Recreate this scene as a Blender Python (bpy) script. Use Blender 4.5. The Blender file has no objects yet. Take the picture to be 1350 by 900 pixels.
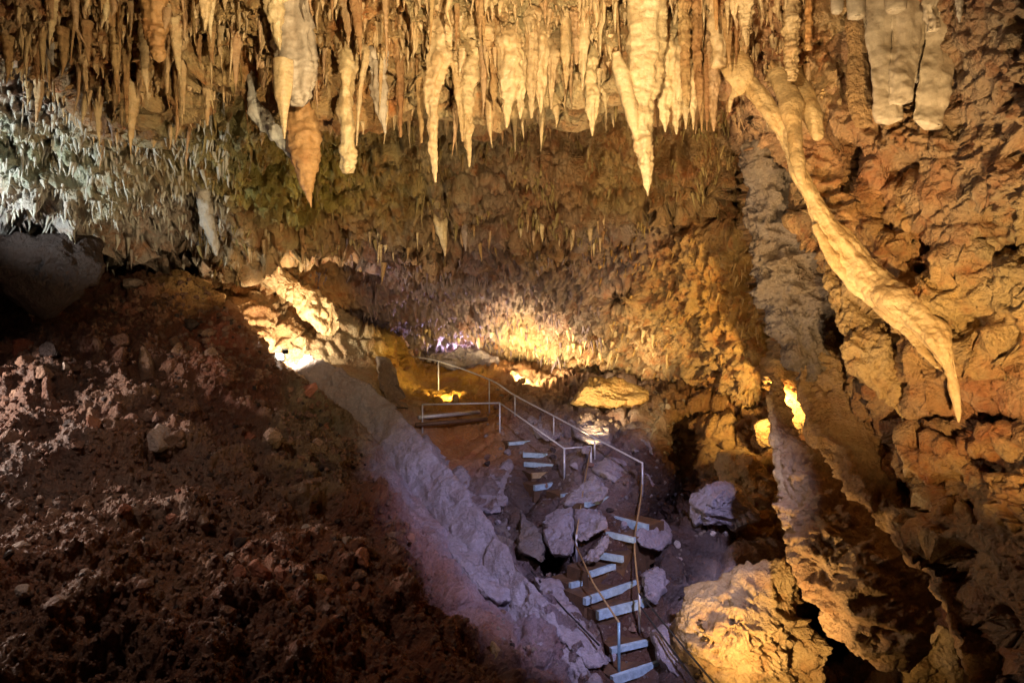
import bpy, math, random
import numpy as np
from mathutils import Vector, Matrix

R = math.radians
random.seed(7)
rng = np.random.default_rng(11)
scene = bpy.context.scene
col = scene.collection
K = 1.35                                  # metres per layout unit


def U(px, py, d):
    """A point of the cave, given as bearing (pixel of the photograph) and distance ahead of the eye."""
    return np.stack([(np.asarray(px, float) - 675) / 900 * d * K, np.asarray(d, float) * K + 0 * np.asarray(px, float),
                     (450 - np.asarray(py, float)) / 900 * d * K], -1)


def V(px, py, d):
    return Vector(U(px, py, d))


# ------------------------------------------------------------------ camera, world, exposure
cam = bpy.data.cameras.new('camera'); cam.sensor_width = 36; cam.lens = 24
cam.clip_start = 0.05; cam.clip_end = 300
cam_o = bpy.data.objects.new('camera', cam); col.objects.link(cam_o)
cam_o.location = (0, 0, 0); cam_o.rotation_euler = (R(90), 0, 0)
scene.camera = cam_o

world = bpy.data.worlds.new('World'); scene.world = world; world.use_nodes = True
wn = world.node_tree.nodes; wl = world.node_tree.links
bg = wn['Background']
bg.inputs[0].default_value = (0.9, 0.55, 0.45, 1); bg.inputs[1].default_value = 0.003   # underground: only a trace of stray light

vs = scene.view_settings
vs.view_transform = 'Standard'; vs.look = 'None'; vs.gamma = 1; vs.exposure = 0.0
vs.use_curve_mapping = False
scene.render.engine = 'CYCLES'
cy = scene.cycles
cy.use_denoising = True
try:
    cy.denoiser = 'OPENIMAGEDENOISE'; cy.denoising_input_passes = 'RGB_ALBEDO_NORMAL'; cy.denoising_prefilter = 'ACCURATE'
except Exception:
    pass
cy.max_bounces = 4; cy.diffuse_bounces = 2; cy.glossy_bounces = 2
cy.sample_clamp_indirect = 3.0
cy.use_adaptive_sampling = False

# lamps of the cave's show lighting, plus added fill lights: name, place, target (None = all round), watts, colour, radius, cone, blend
LAMPS = [
    # the ceiling flood on the cave floor below the viewpoint
    dict(key='front', at=(960, 1060, 4.2), to=(640, 60, 7.0), w=3000, c=(1, 0.74, 0.4), r=0.08, cone=104, blend=0.55),
    # unseen light added above the viewpoint to lift the front row off the ceiling
    dict(key='upper', at=(740, -170, 2.3), to=(650, 50, 6.8), w=2100, c=(1, 0.76, 0.42), r=0.06, cone=94, blend=0.7),
    # cool flood at the far left, between the grey fringe and the ceiling
    dict(key='grey', at=(-220, 255, 6.6), to=(170, 190, 9.3), w=680, c=(0.9, 1, 0.95), r=0.08, cone=86, blend=0.7),
    # the lamp seen glaring on the crest of the slope
    dict(key='crest', at=(376, 462, None, 0.8), to=(400, 400, 13.6), w=620, c=(1, 0.82, 0.54), r=0.05, cone=165, blend=0.4),
    dict(key='glare', at=(368, 470, None, .55), to=(520, 560, 4.0), w=10, c=(1, .92, .78), r=.06, cone=150, blend=.5),
    # back of the chamber
    dict(key='back', at=(690, 500, None, 1.0), to=(705, 440, 16.6), w=1300, c=(1, 0.74, 0.36), r=0.2, cone=150, blend=0.6),
    dict(key='ledge', at=(830, 512, None, .8), to=(820, 450, 14.5), w=420, c=(1, .74, .36), r=.2, cone=140, blend=.8),  # added beside the back lamp to widen its glow
    dict(key='rock', at=(772, 590, None, 0.6), to=(800, 520, 12.2), w=800, c=(1, 0.72, 0.32), r=0.06, cone=52, blend=0.6),
    dict(key='pool', at=(600, 522, None, 0.5), to=(545, 485, 15.0), w=170, c=(1, 0.7, 0.25), r=0.06, cone=140, blend=0.6),
    # behind the boulder by the hanging blade
    dict(key='blade', at=(1010, 752, 8.0), to=(1036, 640, 7.0), w=260, c=(1, 0.68, 0.28), r=0.06, cone=80, blend=0.8),
    # bottom of the frame, half hidden by the boulder
    dict(key='low', at=(985, 935, 5.7), to=(1010, 790, 6.8), w=480, c=(1, 0.66, 0.28), r=0.07, cone=110, blend=0.8),
    dict(key='gold', at=(1040, 562, 8.75), to=(940, 440, 12.2), w=1600, c=(1, 0.66, 0.22), r=0.06, cone=95, blend=0.8),
    # warm light added low at the near right to brighten the wall
    dict(key='wall', at=(1450, 840, 2.6), to=(1250, 350, 6.0), w=2300, c=(1, 0.66, 0.28), r=0.06, cone=64, blend=0.8),
    # cold flood on the near right wall, over the stairs
    dict(key='stairs', at=(1400, -110, 3.0), to=(742, 710, 9.0), w=4200, c=(0.56, 0.56, 1), r=0.1, cone=42, blend=0.55),
    dict(key='violet', at=(606, 476, 16.7), to=(590, 380, 15.0), w=650, c=(0.66, 0.56, 1), r=0.08, cone=150, blend=0.8),
    # raking lamp beyond the left edge, across the clay slope
    dict(key='rake', at=(-330, 400, 6.4), to=(200, 680, 7.0), w=1600, c=(1, 0.82, 0.7), r=0.3, cone=112, blend=0.8),
    # weak reddish fill light added for the left slope
    dict(key='slope', at=(-190, -60, 3.6), to=(300, 690, 7.0), w=380, c=(1, 0.8, 0.68), r=0.3, cone=95, blend=0.9),
]


# ------------------------------------------------------------------ noise
_perm = rng.permutation(256).astype(np.int32); _perm = np.concatenate([_perm, _perm, _perm])
_g = rng.normal(size=(256, 3)).astype(np.float32); _g /= np.linalg.norm(_g, axis=1)[:, None]


def perlin(p):
    p = np.asarray(p, np.float32); i = np.floor(p).astype(np.int32); f = p - i; i &= 255
    u = f * f * f * (f * (f * 6 - 15) + 10)
    X, Y, Z = i[:, 0], i[:, 1], i[:, 2]

    def gr(dx, dy, dz):
        h = _perm[_perm[_perm[(X + dx) & 255] + ((Y + dy) & 255)] + ((Z + dz) & 255)]
        g = _g[h]
        return g[:, 0] * (f[:, 0] - dx) + g[:, 1] * (f[:, 1] - dy) + g[:, 2] * (f[:, 2] - dz)
    ux, uy, uz = u[:, 0], u[:, 1], u[:, 2]
    a = gr(0, 0, 0); a += ux * (gr(1, 0, 0) - a)
    b = gr(0, 1, 0); b += ux * (gr(1, 1, 0) - b)
    c = gr(0, 0, 1); c += ux * (gr(1, 0, 1) - c)
    d = gr(0, 1, 1); d += ux * (gr(1, 1, 1) - d)
    a += uy * (b - a); c += uy * (d - c)
    return (a + uz * (c - a)) * 1.5


def fbm(p, f, octv, gain=.5, ridge=False):
    out = 0; a = 1.0; p = np.asarray(p, np.float32) * f
    for k in range(octv):
        n = perlin(p + 17.3 * k)
        if ridge:
            n = 1 - 2.2 * np.abs(n)
        out = out + a * n; a *= gain; p = p * 2.03
    return out


def cell(p, f):
    """Worley noise: distance to nearest and second-nearest feature point, and a random value of the nearest cell."""
    p = np.asarray(p, np.float32) * f; i0 = np.floor(p).astype(np.int32)
    f1 = np.full(len(p), 9, np.float32); f2 = f1.copy(); idv = np.zeros(len(p), np.float32)
    for dx in (-1, 0, 1):
        for dy in (-1, 0, 1):
            for dz in (-1, 0, 1):
                c = i0 + np.array([dx, dy, dz], np.int32); m = c & 255
                h = _perm[_perm[_perm[m[:, 0]] + m[:, 1]] + m[:, 2]]
                q = c + (_g[h] * .42 + .5)
                d = np.sqrt(((q - p) ** 2).sum(1))
                n = d < f1
                f2 = np.where(n, f1, np.minimum(f2, d)); idv = np.where(n, h / 255., idv); f1 = np.where(n, d, f1)
    return f1, f2, idv


def sstep(x, a, b):
    t = np.clip((x - a) / (b - a), 0, 1)
    return t * t * (3 - 2 * t)


def rbf(ctrl, c=70.):
    ctrl = np.array(ctrl, float); P = ctrl[:, :2]; v = np.log(ctrl[:, 2]); n = len(P)
    d = np.sqrt(((P[:, None] - P[None]) ** 2).sum(2) + c * c)
    A = np.zeros((n + 3, n + 3)); A[:n, :n] = d + np.eye(n) * -2.0
    A[:n, n] = 1; A[:n, n + 1:] = P / 500; A[n, :n] = 1; A[n + 1:, :n] = P.T / 500
    s = np.linalg.solve(A, np.concatenate([v, [0, 0, 0]]))

    def f(px, py):
        px = np.asarray(px, float); py = np.asarray(py, float); sh = px.shape; a = px.ravel(); b = py.ravel()
        o = s[n] + s[n + 1] * a / 500 + s[n + 2] * b / 500
        for k in range(n):
            o = o + s[k] * np.sqrt((a - P[k, 0]) ** 2 + (b - P[k, 1]) ** 2 + c * c)
        return np.exp(o).reshape(sh)
    return f


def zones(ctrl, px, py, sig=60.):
    """Rock colour by area, mineral tones with some shade put in: smooth blend of samples (x, y, rgb)."""
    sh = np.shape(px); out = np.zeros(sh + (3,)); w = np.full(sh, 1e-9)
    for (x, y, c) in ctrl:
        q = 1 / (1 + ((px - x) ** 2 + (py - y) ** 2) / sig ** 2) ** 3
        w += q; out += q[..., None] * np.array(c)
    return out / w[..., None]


# ------------------------------------------------------------------ mesh helpers
def mesh_from(name, v, quads=None, tris=None, smooth=True):
    me = bpy.data.meshes.new(name)
    v = np.ascontiguousarray(v, np.float32).reshape(-1, 3)
    idx = []; tot = []
    if quads is not None and len(quads):
        idx.append(np.asarray(quads, np.int32).ravel()); tot.append(np.full(len(quads), 4, np.int32))
    if tris is not None and len(tris):
        idx.append(np.asarray(tris, np.int32).ravel()); tot.append(np.full(len(tris), 3, np.int32))
    idx = np.concatenate(idx); tot = np.concatenate(tot)
    me.vertices.add(len(v)); me.vertices.foreach_set('co', v.ravel())
    me.loops.add(len(idx)); me.loops.foreach_set('vertex_index', idx)
    me.polygons.add(len(tot)); st = np.concatenate([[0], np.cumsum(tot)[:-1]]).astype(np.int32)
    me.polygons.foreach_set('loop_start', st); me.polygons.foreach_set('loop_total', tot)
    me.polygons.foreach_set('use_smooth', np.full(len(tot), smooth))
    me.update(calc_edges=True)
    return me


def link(name, me, mat=None, parent=None, loc=None):
    o = bpy.data.objects.new(name, me); col.objects.link(o)
    if mat is not None and me is not None and not me.materials:
        me.materials.append(mat)
    if parent is not None:
        o.parent = parent
    if loc is not None:
        o.location = loc
    return o


def tag(o, label=None, cat=None, group=None, kind=None):
    if label: o['label'] = label
    if cat: o['category'] = cat
    if group: o['group'] = group
    if kind: o['kind'] = kind
    return o


def vnormals(v, quads, tris=None):
    n = np.zeros_like(v)
    q = np.asarray(quads)
    if len(q):
        fn = np.cross(v[q[:, 2]] - v[q[:, 0]], v[q[:, 3]] - v[q[:, 1]])
        for k in range(4): np.add.at(n, q[:, k], fn)
    if tris is not None and len(tris):
        t = np.asarray(tris); fn = np.cross(v[t[:, 1]] - v[t[:, 0]], v[t[:, 2]] - v[t[:, 0]])
        for k in range(3): np.add.at(n, t[:, k], fn)
    return n / (np.linalg.norm(n, axis=1)[:, None] + 1e-9)


def grid_quads(h, w, wrap=False):
    i = np.arange(h - 1)[:, None]; j = np.arange(w if wrap else w - 1)[None]
    j2 = (j + 1) % w
    a = i * w + j; b = i * w + j2; c = (i + 1) * w + j2; d = (i + 1) * w + j
    return np.stack([a, b, c, d], -1).reshape(-1, 4)


# ------------------------------------------------------------------ materials
def node(nt, t, **kw):
    n = nt.nodes.new(t)
    for k, v in kw.items():
        setattr(n, k, v)
    return n


def rock_mat(name, c1=(.4, .3, .2), c2=None, stain=(.2, .1, .05), pale=(.7, .62, .5), zone=False, scale=1.0, bump=.6,
             rough=.62, streak=False, spec=.35, per_object=0.0, stain_amt=.5, pale_amt=.35, band=False):
    m = bpy.data.materials.new(name); m.use_nodes = True
    nt = m.node_tree; L = nt.links; b = nt.nodes['Principled BSDF']
    geo = node(nt, 'ShaderNodeNewGeometry')
    pos = geo.outputs['Position']

    def vec(sx, sy, sz):
        mp = node(nt, 'ShaderNodeMapping'); mp.inputs['Scale'].default_value = (sx, sy, sz)
        L.new(pos, mp.inputs['Vector']); return mp.outputs[0]

    def noise(sc, det=6, dist=0., v=pos, rough_=.6):
        n = node(nt, 'ShaderNodeTexNoise'); n.inputs['Scale'].default_value = sc; n.inputs['Detail'].default_value = det
        n.inputs['Distortion'].default_value = dist; n.inputs['Roughness'].default_value = rough_
        L.new(v, n.inputs['Vector']); return n.outputs['Fac']

    def ramp(f, a, bb, lo=0., hi=1.):
        r = node(nt, 'ShaderNodeMapRange'); r.inputs[1].default_value = a; r.inputs[2].default_value = bb
        r.inputs[3].default_value = lo; r.inputs[4].default_value = hi; r.clamp = True
        L.new(f, r.inputs[0]); return r.outputs[0]

    def mix(f, A, B, mode='MIX'):
        x = node(nt, 'ShaderNodeMix', data_type='RGBA', blend_type=mode)
        if isinstance(f, (int, float)): x.inputs[0].default_value = f
        else: L.new(f, x.inputs[0])
        for k, s in ((6, A), (7, B)):
            if isinstance(s, tuple): x.inputs[k].default_value = s + (1,)
            else: L.new(s, x.inputs[k])
        return x.outputs[2]
    if zone:
        at = node(nt, 'ShaderNodeAttribute'); at.attribute_name = 'zone'; base = at.outputs['Color']
        base = mix(ramp(noise(.9 * scale, 4), .35, .65, 0, .55), base, mix(1.0, base, (1.25, .95, .72), 'MULTIPLY'))
    else:
        base = mix(ramp(noise(1.1 * scale, 5), .35, .65), c1, c2 or c1)
    s = mix(ramp(noise(2.3 * scale, 8, .6), .48, .72, 0, stain_amt), base, mix(1.0, base, tuple(min(1.2, k * 3) for k in stain), 'MULTIPLY'))
    sv = vec(1, 1, .12) if streak else pos
    p = mix(ramp(noise(4.5 * scale, 9, .4, sv, .68), .52, .74, 0, pale_amt), s, pale)
    g = mix(1.0, p, mix(noise(17 * scale, 6, 0, pos, .7), (.45, .42, .40), (1.5, 1.5, 1.5)), 'MULTIPLY')
    if band:
        g = mix(.45, g, mix(ramp(noise(3.2, 5, 1.2, vec(.8, .8, 5)), .3, .7), (.62, .5, .4), (1.15, 1.1, 1.0)), 'MULTIPLY')
    if per_object:
        oi = node(nt, 'ShaderNodeObjectInfo')
        r = ramp(oi.outputs['Random'], 0, 1, 1 - per_object, 1 + per_object * .5)
        cmb = node(nt, 'ShaderNodeCombineColor')
        for k in range(3):
            if k == 0: L.new(ramp(oi.outputs['Random'], 0, 1, 1 - per_object * .6, 1 + per_object * .4), cmb.inputs[0])
            else: L.new(r, cmb.inputs[k])
        g = mix(1.0, g, cmb.outputs[0], 'MULTIPLY')
    L.new(g, b.inputs['Base Color'])
    rr = ramp(noise(6 * scale, 4), .3, .7, rough - .18, rough + .16); L.new(rr, b.inputs['Roughness'])
    b.inputs['Specular IOR Level'].default_value = spec
    # fine relief
    h1 = noise(11 * scale, 10, .3, pos, .66); h2 = noise(42 * scale, 5, 0, pos, .7)
    vo = node(nt, 'ShaderNodeTexVoronoi'); vo.inputs['Scale'].default_value = 21 * scale; L.new(pos, vo.inputs['Vector'])
    ad = node(nt, 'ShaderNodeMath', operation='MULTIPLY_ADD'); L.new(h2, ad.inputs[0]); ad.inputs[1].default_value = .35; L.new(h1, ad.inputs[2])
    ad2 = node(nt, 'ShaderNodeMath', operation='MULTIPLY_ADD'); L.new(vo.outputs['Distance'], ad2.inputs[0]); ad2.inputs[1].default_value = .3; L.new(ad.outputs[0], ad2.inputs[2])
    bp = node(nt, 'ShaderNodeBump'); bp.inputs['Strength'].default_value = bump; bp.inputs['Distance'].default_value = .09 / scale
    L.new(ad2.outputs[0], bp.inputs['Height']); L.new(bp.outputs[0], b.inputs['Normal'])
    return m


def flat_mat(name, c, rough=.5, metal=0., var=.35, bump=.15, sc=14):
    m = bpy.data.materials.new(name); m.use_nodes = True
    nt = m.node_tree; L = nt.links; b = nt.nodes['Principled BSDF']
    tc = node(nt, 'ShaderNodeNewGeometry')
    n = node(nt, 'ShaderNodeTexNoise'); n.inputs['Scale'].default_value = sc; n.inputs['Detail'].default_value = 8; n.inputs['Roughness'].default_value = .7
    L.new(tc.outputs['Position'], n.inputs['Vector'])
    r = node(nt, 'ShaderNodeValToRGB'); e = r.color_ramp.elements
    e[0].position = .35; e[0].color = tuple(k * (1 - var) for k in c) + (1,); e[1].position = .62; e[1].color = c + (1,)
    L.new(n.outputs['Fac'], r.inputs[0]); L.new(r.outputs[0], b.inputs['Base Color'])
    b.inputs['Roughness'].default_value = rough; b.inputs['Metallic'].default_value = metal
    bp = node(nt, 'ShaderNodeBump'); bp.inputs['Strength'].default_value = bump; bp.inputs['Distance'].default_value = .02
    L.new(n.outputs['Fac'], bp.inputs['Height']); L.new(bp.outputs[0], b.inputs['Normal'])
    return m


M = dict(
    ceiling=rock_mat('ceiling_rock', zone=True, stain=(.28, .13, .05), pale=(.62, .52, .36), pale_amt=.30, stain_amt=.85, bump=1.0, rough=.52, spec=.5),
    floor=rock_mat('floor_rock', zone=True, stain=(.24, .14, .10), pale=(.34, .28, .25), pale_amt=.14, stain_amt=.8, bump=1.0, rough=.52, spec=.45),
    wall=rock_mat('wall_rock', zone=True, stain=(.24, .11, .05), pale=(.55, .42, .24), pale_amt=.3, stain_amt=.9, bump=1.0, rough=.52, spec=.5),
    calcite=rock_mat('cream_calcite', (.62, .50, .30), (.52, .38, .20), stain=(.27, .15, .06), pale=(.74, .66, .48), streak=True, per_object=.28, bump=.5, rough=.4, spec=.55, band=True, stain_amt=.5),
    pale=rock_mat('pale_calcite', (.68, .56, .34), (.60, .46, .26), stain=(.30, .19, .09), pale=(.80, .72, .54), streak=True, per_object=.12, bump=.32, rough=.36, spec=.6, band=True, stain_amt=.35),
    orange=rock_mat('orange_calcite', (.46, .26, .10), (.52, .32, .15), stain=(.26, .11, .03), pale=(.68, .46, .24), streak=True, bump=.35, rough=.46, band=True),
    amber=rock_mat('amber_calcite', (.50, .36, .18), (.40, .25, .11), stain=(.22, .10, .04), pale=(.6, .45, .25), streak=True, per_object=.3, bump=.6, rough=.52, band=True),
    greycal=rock_mat('grey_calcite', (.50, .49, .45), (.42, .40, .37), stain=(.25, .20, .16), pale=(.62, .60, .55), streak=True, per_object=.25, bump=.5, rough=.5),
    curtain=rock_mat('grey_flowstone', (.50, .42, .33), (.44, .37, .29), stain=(.27, .22, .17), pale=(.62, .56, .46), streak=True, bump=.18, rough=.42, pale_amt=.2, stain_amt=.3),
    ribbon=rock_mat('smooth_flowstone', (.60, .44, .24), (.52, .34, .15), stain=(.26, .16, .07), pale=(.74, .62, .42), bump=.45, streak=True, rough=.40, stain_amt=.35, pale_amt=.3),
    greybrown=rock_mat('grey_brown_rock', (.22, .185, .18), (.27, .20, .14), stain=(.2, .14, .1), pale=(.34, .30, .28), bump=1.0),
    violet=rock_mat('lilac_limestone', (.34, .30, .33), (.30, .25, .26), stain=(.24, .17, .14), pale=(.52, .47, .48), bump=.8),
    ochre=rock_mat('ochre_rock', (.42, .27, .11), (.46, .32, .16), stain=(.24, .11, .04), pale=(.6, .46, .26), bump=.8),
    brown=rock_mat('brown_rock', (.38, .23, .11), (.44, .28, .14), stain=(.22, .11, .06), pale=(.5, .38, .24), bump=.9),
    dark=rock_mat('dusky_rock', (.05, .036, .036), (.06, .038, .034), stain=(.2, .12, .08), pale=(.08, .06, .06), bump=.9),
    clay=rock_mat('clay_stone', (.22, .13, .09), (.28, .18, .13), stain=(.2, .10, .07), pale=(.40, .32, .27), per_object=.35, bump=.9),
    palestone=rock_mat('pale_stone', (.50, .44, .40), (.42, .35, .3), stain=(.25, .17, .13), pale=(.66, .6, .55), per_object=.3, bump=.7),
    redstone=rock_mat('red_stone', (.34, .13, .09), (.30, .14, .08), stain=(.22, .09, .05), pale=(.45, .25, .2), bump=.7),
    step=flat_mat('pale_blue_paint', (.42, .55, .62), .45, 0, .45, .3, 9),
    tread=flat_mat('brown_tread', (.13, .065, .03), .6, 0, .5, .6, 7),
    steel=flat_mat('painted_steel', (.55, .54, .56), .4, .3, .25),
    blue=flat_mat('blue_painted_steel', (.18, .30, .38), .4, .3, .3),
    rust=flat_mat('rusty_rope', (.36, .22, .09), .7, 0, .4, .3, 30),
    cable=flat_mat('black_cable', (.02, .018, .018), .5, 0, .3),
    lamp_body=flat_mat('lamp_housing', (.03, .03, .03), .45, .6, .3),
)


def lamp_glass(c):
    m = bpy.data.materials.new('lit_lamp_glass'); m.use_nodes = True
    b = m.node_tree.nodes['Principled BSDF']; b.inputs['Emission Color'].default_value = c + (1,)
    b.inputs['Emission Strength'].default_value = 14; b.inputs['Base Color'].default_value = (.8, .8, .8, 1)
    return m


# ------------------------------------------------------------------ the cave shell
def interp(pts):
    p = np.array(pts, float)
    return lambda x: np.interp(x, p[:, 0], p[:, 1])


def make_sheet(name, x0, x1, y0, y1, step, depth, disp, zone_ctrl, mat, sig=60.):
    xs = np.arange(x0, x1 + 1, step, float); ys = np.arange(y0, y1 + 1, step, float)
    PX, PY = np.meshgrid(xs, ys)
    D = depth(PX, PY)
    P = U(PX, PY, D)
    gu = np.gradient(P, axis=1); gv = np.gradient(P, axis=0)
    N = np.cross(gv, gu); N /= np.linalg.norm(N, axis=2)[..., None] + 1e-9
    N *= np.where((N * P).sum(2) > 0, -1, 1)[..., None]
    view = P / np.linalg.norm(P, axis=2)[..., None]
    N = N * .65 - view * .5; N /= np.linalg.norm(N, axis=2)[..., None]      # lean towards the open chamber so thin ramps do not fold
    h, w = PX.shape
    d = disp(P.reshape(-1, 3), PX.ravel(), PY.ravel()).reshape(h, w)
    P = P + N * d[..., None]
    me = mesh_from(name, P, quads=grid_quads(h, w)[:, ::-1])
    z = zones(zone_ctrl, PX, PY, sig)
    at = me.attributes.new('zone', 'FLOAT_COLOR', 'POINT')
    at.data.foreach_set('color', np.concatenate([z, np.ones((h, w, 1))], 2).astype(np.float32).ravel())
    o = link(name, me, mat); tag(o, kind='structure')
    return dict(o=o, P=P, PX=PX, PY=PY, N=N, x0=x0, y0=y0, step=step)


def on(sheet, px, py):
    """The surface point of a built sheet along a bearing."""
    j = int(np.clip(round((px - sheet['x0']) / sheet['step']), 0, sheet['PX'].shape[1] - 1))
    i = int(np.clip(round((py - sheet['y0']) / sheet['step']), 0, sheet['PX'].shape[0] - 1))
    return sheet['P'][i, j]


# --- ceiling and back of the chamber
L1 = interp([(-300, 30), (0, 55), (60, 80), (120, 112), (160, 138), (230, 120), (290, 62), (340, 82), (370, 104), (430, 112), (480, 104),
             (560, 104), (640, 116), (720, 116), (800, 92), (850, 102), (960, 92), (1000, 112), (1050, 140), (1130, 150)])
L2 = interp([(-300, 268), (0, 292), (100, 318), (200, 318), (290, 342), (350, 326), (450, 330), (600, 322), (720, 308), (780, 308), (850, 276),
             (950, 262), (1000, 212), (1130, 150)])
DF = rbf([(-260, -260, 4.95), (300, -260, 4.55), (1100, -260, 4.55), (-260, 0, 6.95), (0, 0, 6.95), (300, 0, 6.85), (700, 0, 6.65), (1000, 0, 6.65), (1130, 0, 6.55),
          (-200, 100, 7.95), (0, 80, 7.95), (200, 130, 7.65), (450, 120, 7.35), (700, 120, 7.15), (950, 110, 7.15), (1100, 150, 7.15), (500, 300, 7.65)])
DM = rbf([(-260, 60, 7.8), (0, 80, 8.0), (0, 180, 8.2), (0, 300, 8.8), (150, 130, 8.3), (150, 220, 8.9), (200, 320, 10.4), (300, 100, 8.3), (300, 220, 9.6), (330, 320, 11.0),
          (500, 100, 8.5), (500, 200, 9.6), (500, 320, 11.6), (700, 100, 8.5), (700, 200, 9.8), (700, 310, 11.8), (900, 100, 8.2), (900, 180, 9.4), (900, 270, 10.8), (1050, 200, 9.4)])
DB = rbf([(-200, 330, 14), (100, 340, 14), (250, 350, 13.6), (300, 340, 13), (350, 400, 13.6), (420, 350, 13.8), (420, 430, 14.5), (550, 340, 14), (550, 400, 15.6), (550, 460, 17.2),
          (700, 330, 14), (700, 400, 15.8), (700, 445, 16.8), (700, 490, 18.4), (850, 290, 12.6), (850, 380, 13.4), (850, 450, 14.6), (850, 500, 15.6),
          (950, 280, 11.6), (950, 380, 11.9), (950, 450, 12.3), (980, 520, 12.6), (1060, 400, 11.2), (1060, 520, 11.8), (700, 540, 19), (950, 560, 14.5), (500, 520, 19)])
HOLES = [(824, 388, 22, 14, 1.0), (668, 328, 22, 10, .8), (975, 285, 40, 26, .9), (245, 345, 30, 14, 1.0), (930, 250, 26, 22, .6)]


def ceil_depth(px, py):
    wob = 9 * np.sin(px * .043) + 6 * np.sin(px * .101 + 1) + 4 * np.sin(px * .23 + 2)
    a = sstep(py, L1(px) + wob - 10, L1(px) + wob + 26)
    b = sstep(py, L2(px) + wob * .6 - 4, L2(px) + wob * .6 + 12)
    d = DF(px, py) * (1 - a) + DM(px, py) * a
    d = d * (1 - b) + DB(px, py) * b
    for (x, y, rx, ry, amt) in HOLES:
        d = d + amt * np.exp(-(((px - x) / rx) ** 2 + ((py - y) / ry) ** 2) ** 2)
    return d


def ceil_disp(p, px, py):
    front = 1 - sstep(py, L1(px) - 20, L1(px) + 40)
    back = sstep(py, L2(px) - 5, L2(px) + 20)
    mid = np.clip(1 - front - back, 0, 1)
    q = p.copy(); q[:, 2] *= .16                                             # vertical ribs
    ribs = fbm(q, 2.1, 3, .55, True) * .16 + fbm(q, 7, 2, .5, True) * .06
    q2 = p.copy(); q2[:, 2] *= .4
    big = fbm(p, .55, 3) * .42
    knob = fbm(p, 2.6, 4, .55, True) * .10
    f1, f2, idv = cell(p, 4.2)
    crust = (.55 - f1) * .12 + fbm(q2, 7.5, 3, .6, True) * .05
    fib = fbm(q2, 5.0, 3, .6, True) * .13
    fine = fbm(p, 15, 3, .6) * .035
    w = p + .12 * np.stack([perlin(p * 2.1), perlin(p * 2.1 + 40), perlin(p * 2.1 + 80)], 1)
    c1, c2, cid = cell(w, 1.5)
    pocket = -.26 * sstep(fbm(w, 1.25, 3, .55), .12, .6) + (sstep(c2 - c1, 0, .25) - .6) * .12 + (cid - .5) * .16
    q3 = p.copy(); q3[:, 2] *= .25
    jag = fbm(q3, 4.0, 4, .62, True) * .11
    return big * (1 - .4 * front) + front * (ribs * 1.7 + knob * 1.3 + crust * .6 + pocket * .8) + mid * (knob * 1.9 + crust * 1.4 + jag + pocket * 2.2) + back * (fib * 1.3 + knob * 1.5 + crust * .9 + jag * .7 + pocket * 1.1) + fine * (1.3 + .9 * (1 - front))


CZ = [(0, 20, (0.400, 0.270, 0.150)), (100, 60, (0.500, 0.340, 0.170)), (200, 60, (0.540, 0.370, 0.180)), (320, 60, (0.520, 0.380, 0.180)), (450, 60, (0.520, 0.340, 0.150)), (600, 60, (0.600, 0.460, 0.240)), (760, 60, (0.620, 0.500, 0.280)),
      (900, 60, (0.520, 0.340, 0.160)), (1000, 90, (0.450, 0.280, 0.160)), (1080, 90, (0.460, 0.320, 0.170)), (40, 130, (0.300, 0.250, 0.240)), (0, 180, (0.460, 0.520, 0.440)), (60, 210, (0.400, 0.440, 0.330)), (150, 240, (0.420, 0.430, 0.340)), (50, 270, (0.520, 0.500, 0.520)),
      (180, 290, (0.480, 0.450, 0.440)), (270, 300, (0.317, 0.288, 0.259)), (250, 160, (0.317, 0.274, 0.144)), (290, 190, (.340, .330, .170)), (340, 220, (.330, .290, .075)), (420, 260, (.340, .290, .060)), (520, 250, (.320, .240, .080)),
      (600, 210, (.34, .28, .17)), (640, 260, (0.302, 0.216, 0.144)), (720, 220, (0.317, 0.202, 0.101)), (820, 230, (.36, .25, .10)), (920, 220, (0.288, 0.180, 0.072)), (700, 290, (0.288, 0.187, 0.101)), (450, 310, (0.346, 0.230, 0.115)), (560, 310, (0.331, 0.230, 0.130)),
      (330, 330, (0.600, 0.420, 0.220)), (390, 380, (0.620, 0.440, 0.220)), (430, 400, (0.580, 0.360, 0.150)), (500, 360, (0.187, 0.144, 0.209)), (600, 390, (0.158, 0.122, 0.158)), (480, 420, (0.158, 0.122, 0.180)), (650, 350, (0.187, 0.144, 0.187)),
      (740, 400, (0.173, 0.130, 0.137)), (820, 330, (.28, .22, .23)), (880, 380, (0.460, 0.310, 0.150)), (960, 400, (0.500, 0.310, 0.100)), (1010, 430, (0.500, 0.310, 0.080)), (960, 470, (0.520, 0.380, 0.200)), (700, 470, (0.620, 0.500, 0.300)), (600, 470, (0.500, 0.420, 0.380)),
      (850, 480, (0.500, 0.380, 0.240)), (950, 515, (0.560, 0.380, 0.180)), (100, 380, (0.200, 0.120, 0.100))]  # dimness of the middle and back ceiling put into these tones
CE = make_sheet('cave_ceiling', -280, 1130, -280, 560, 2.0, ceil_depth, ceil_disp, CZ, M['ceiling'], 40)

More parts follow.
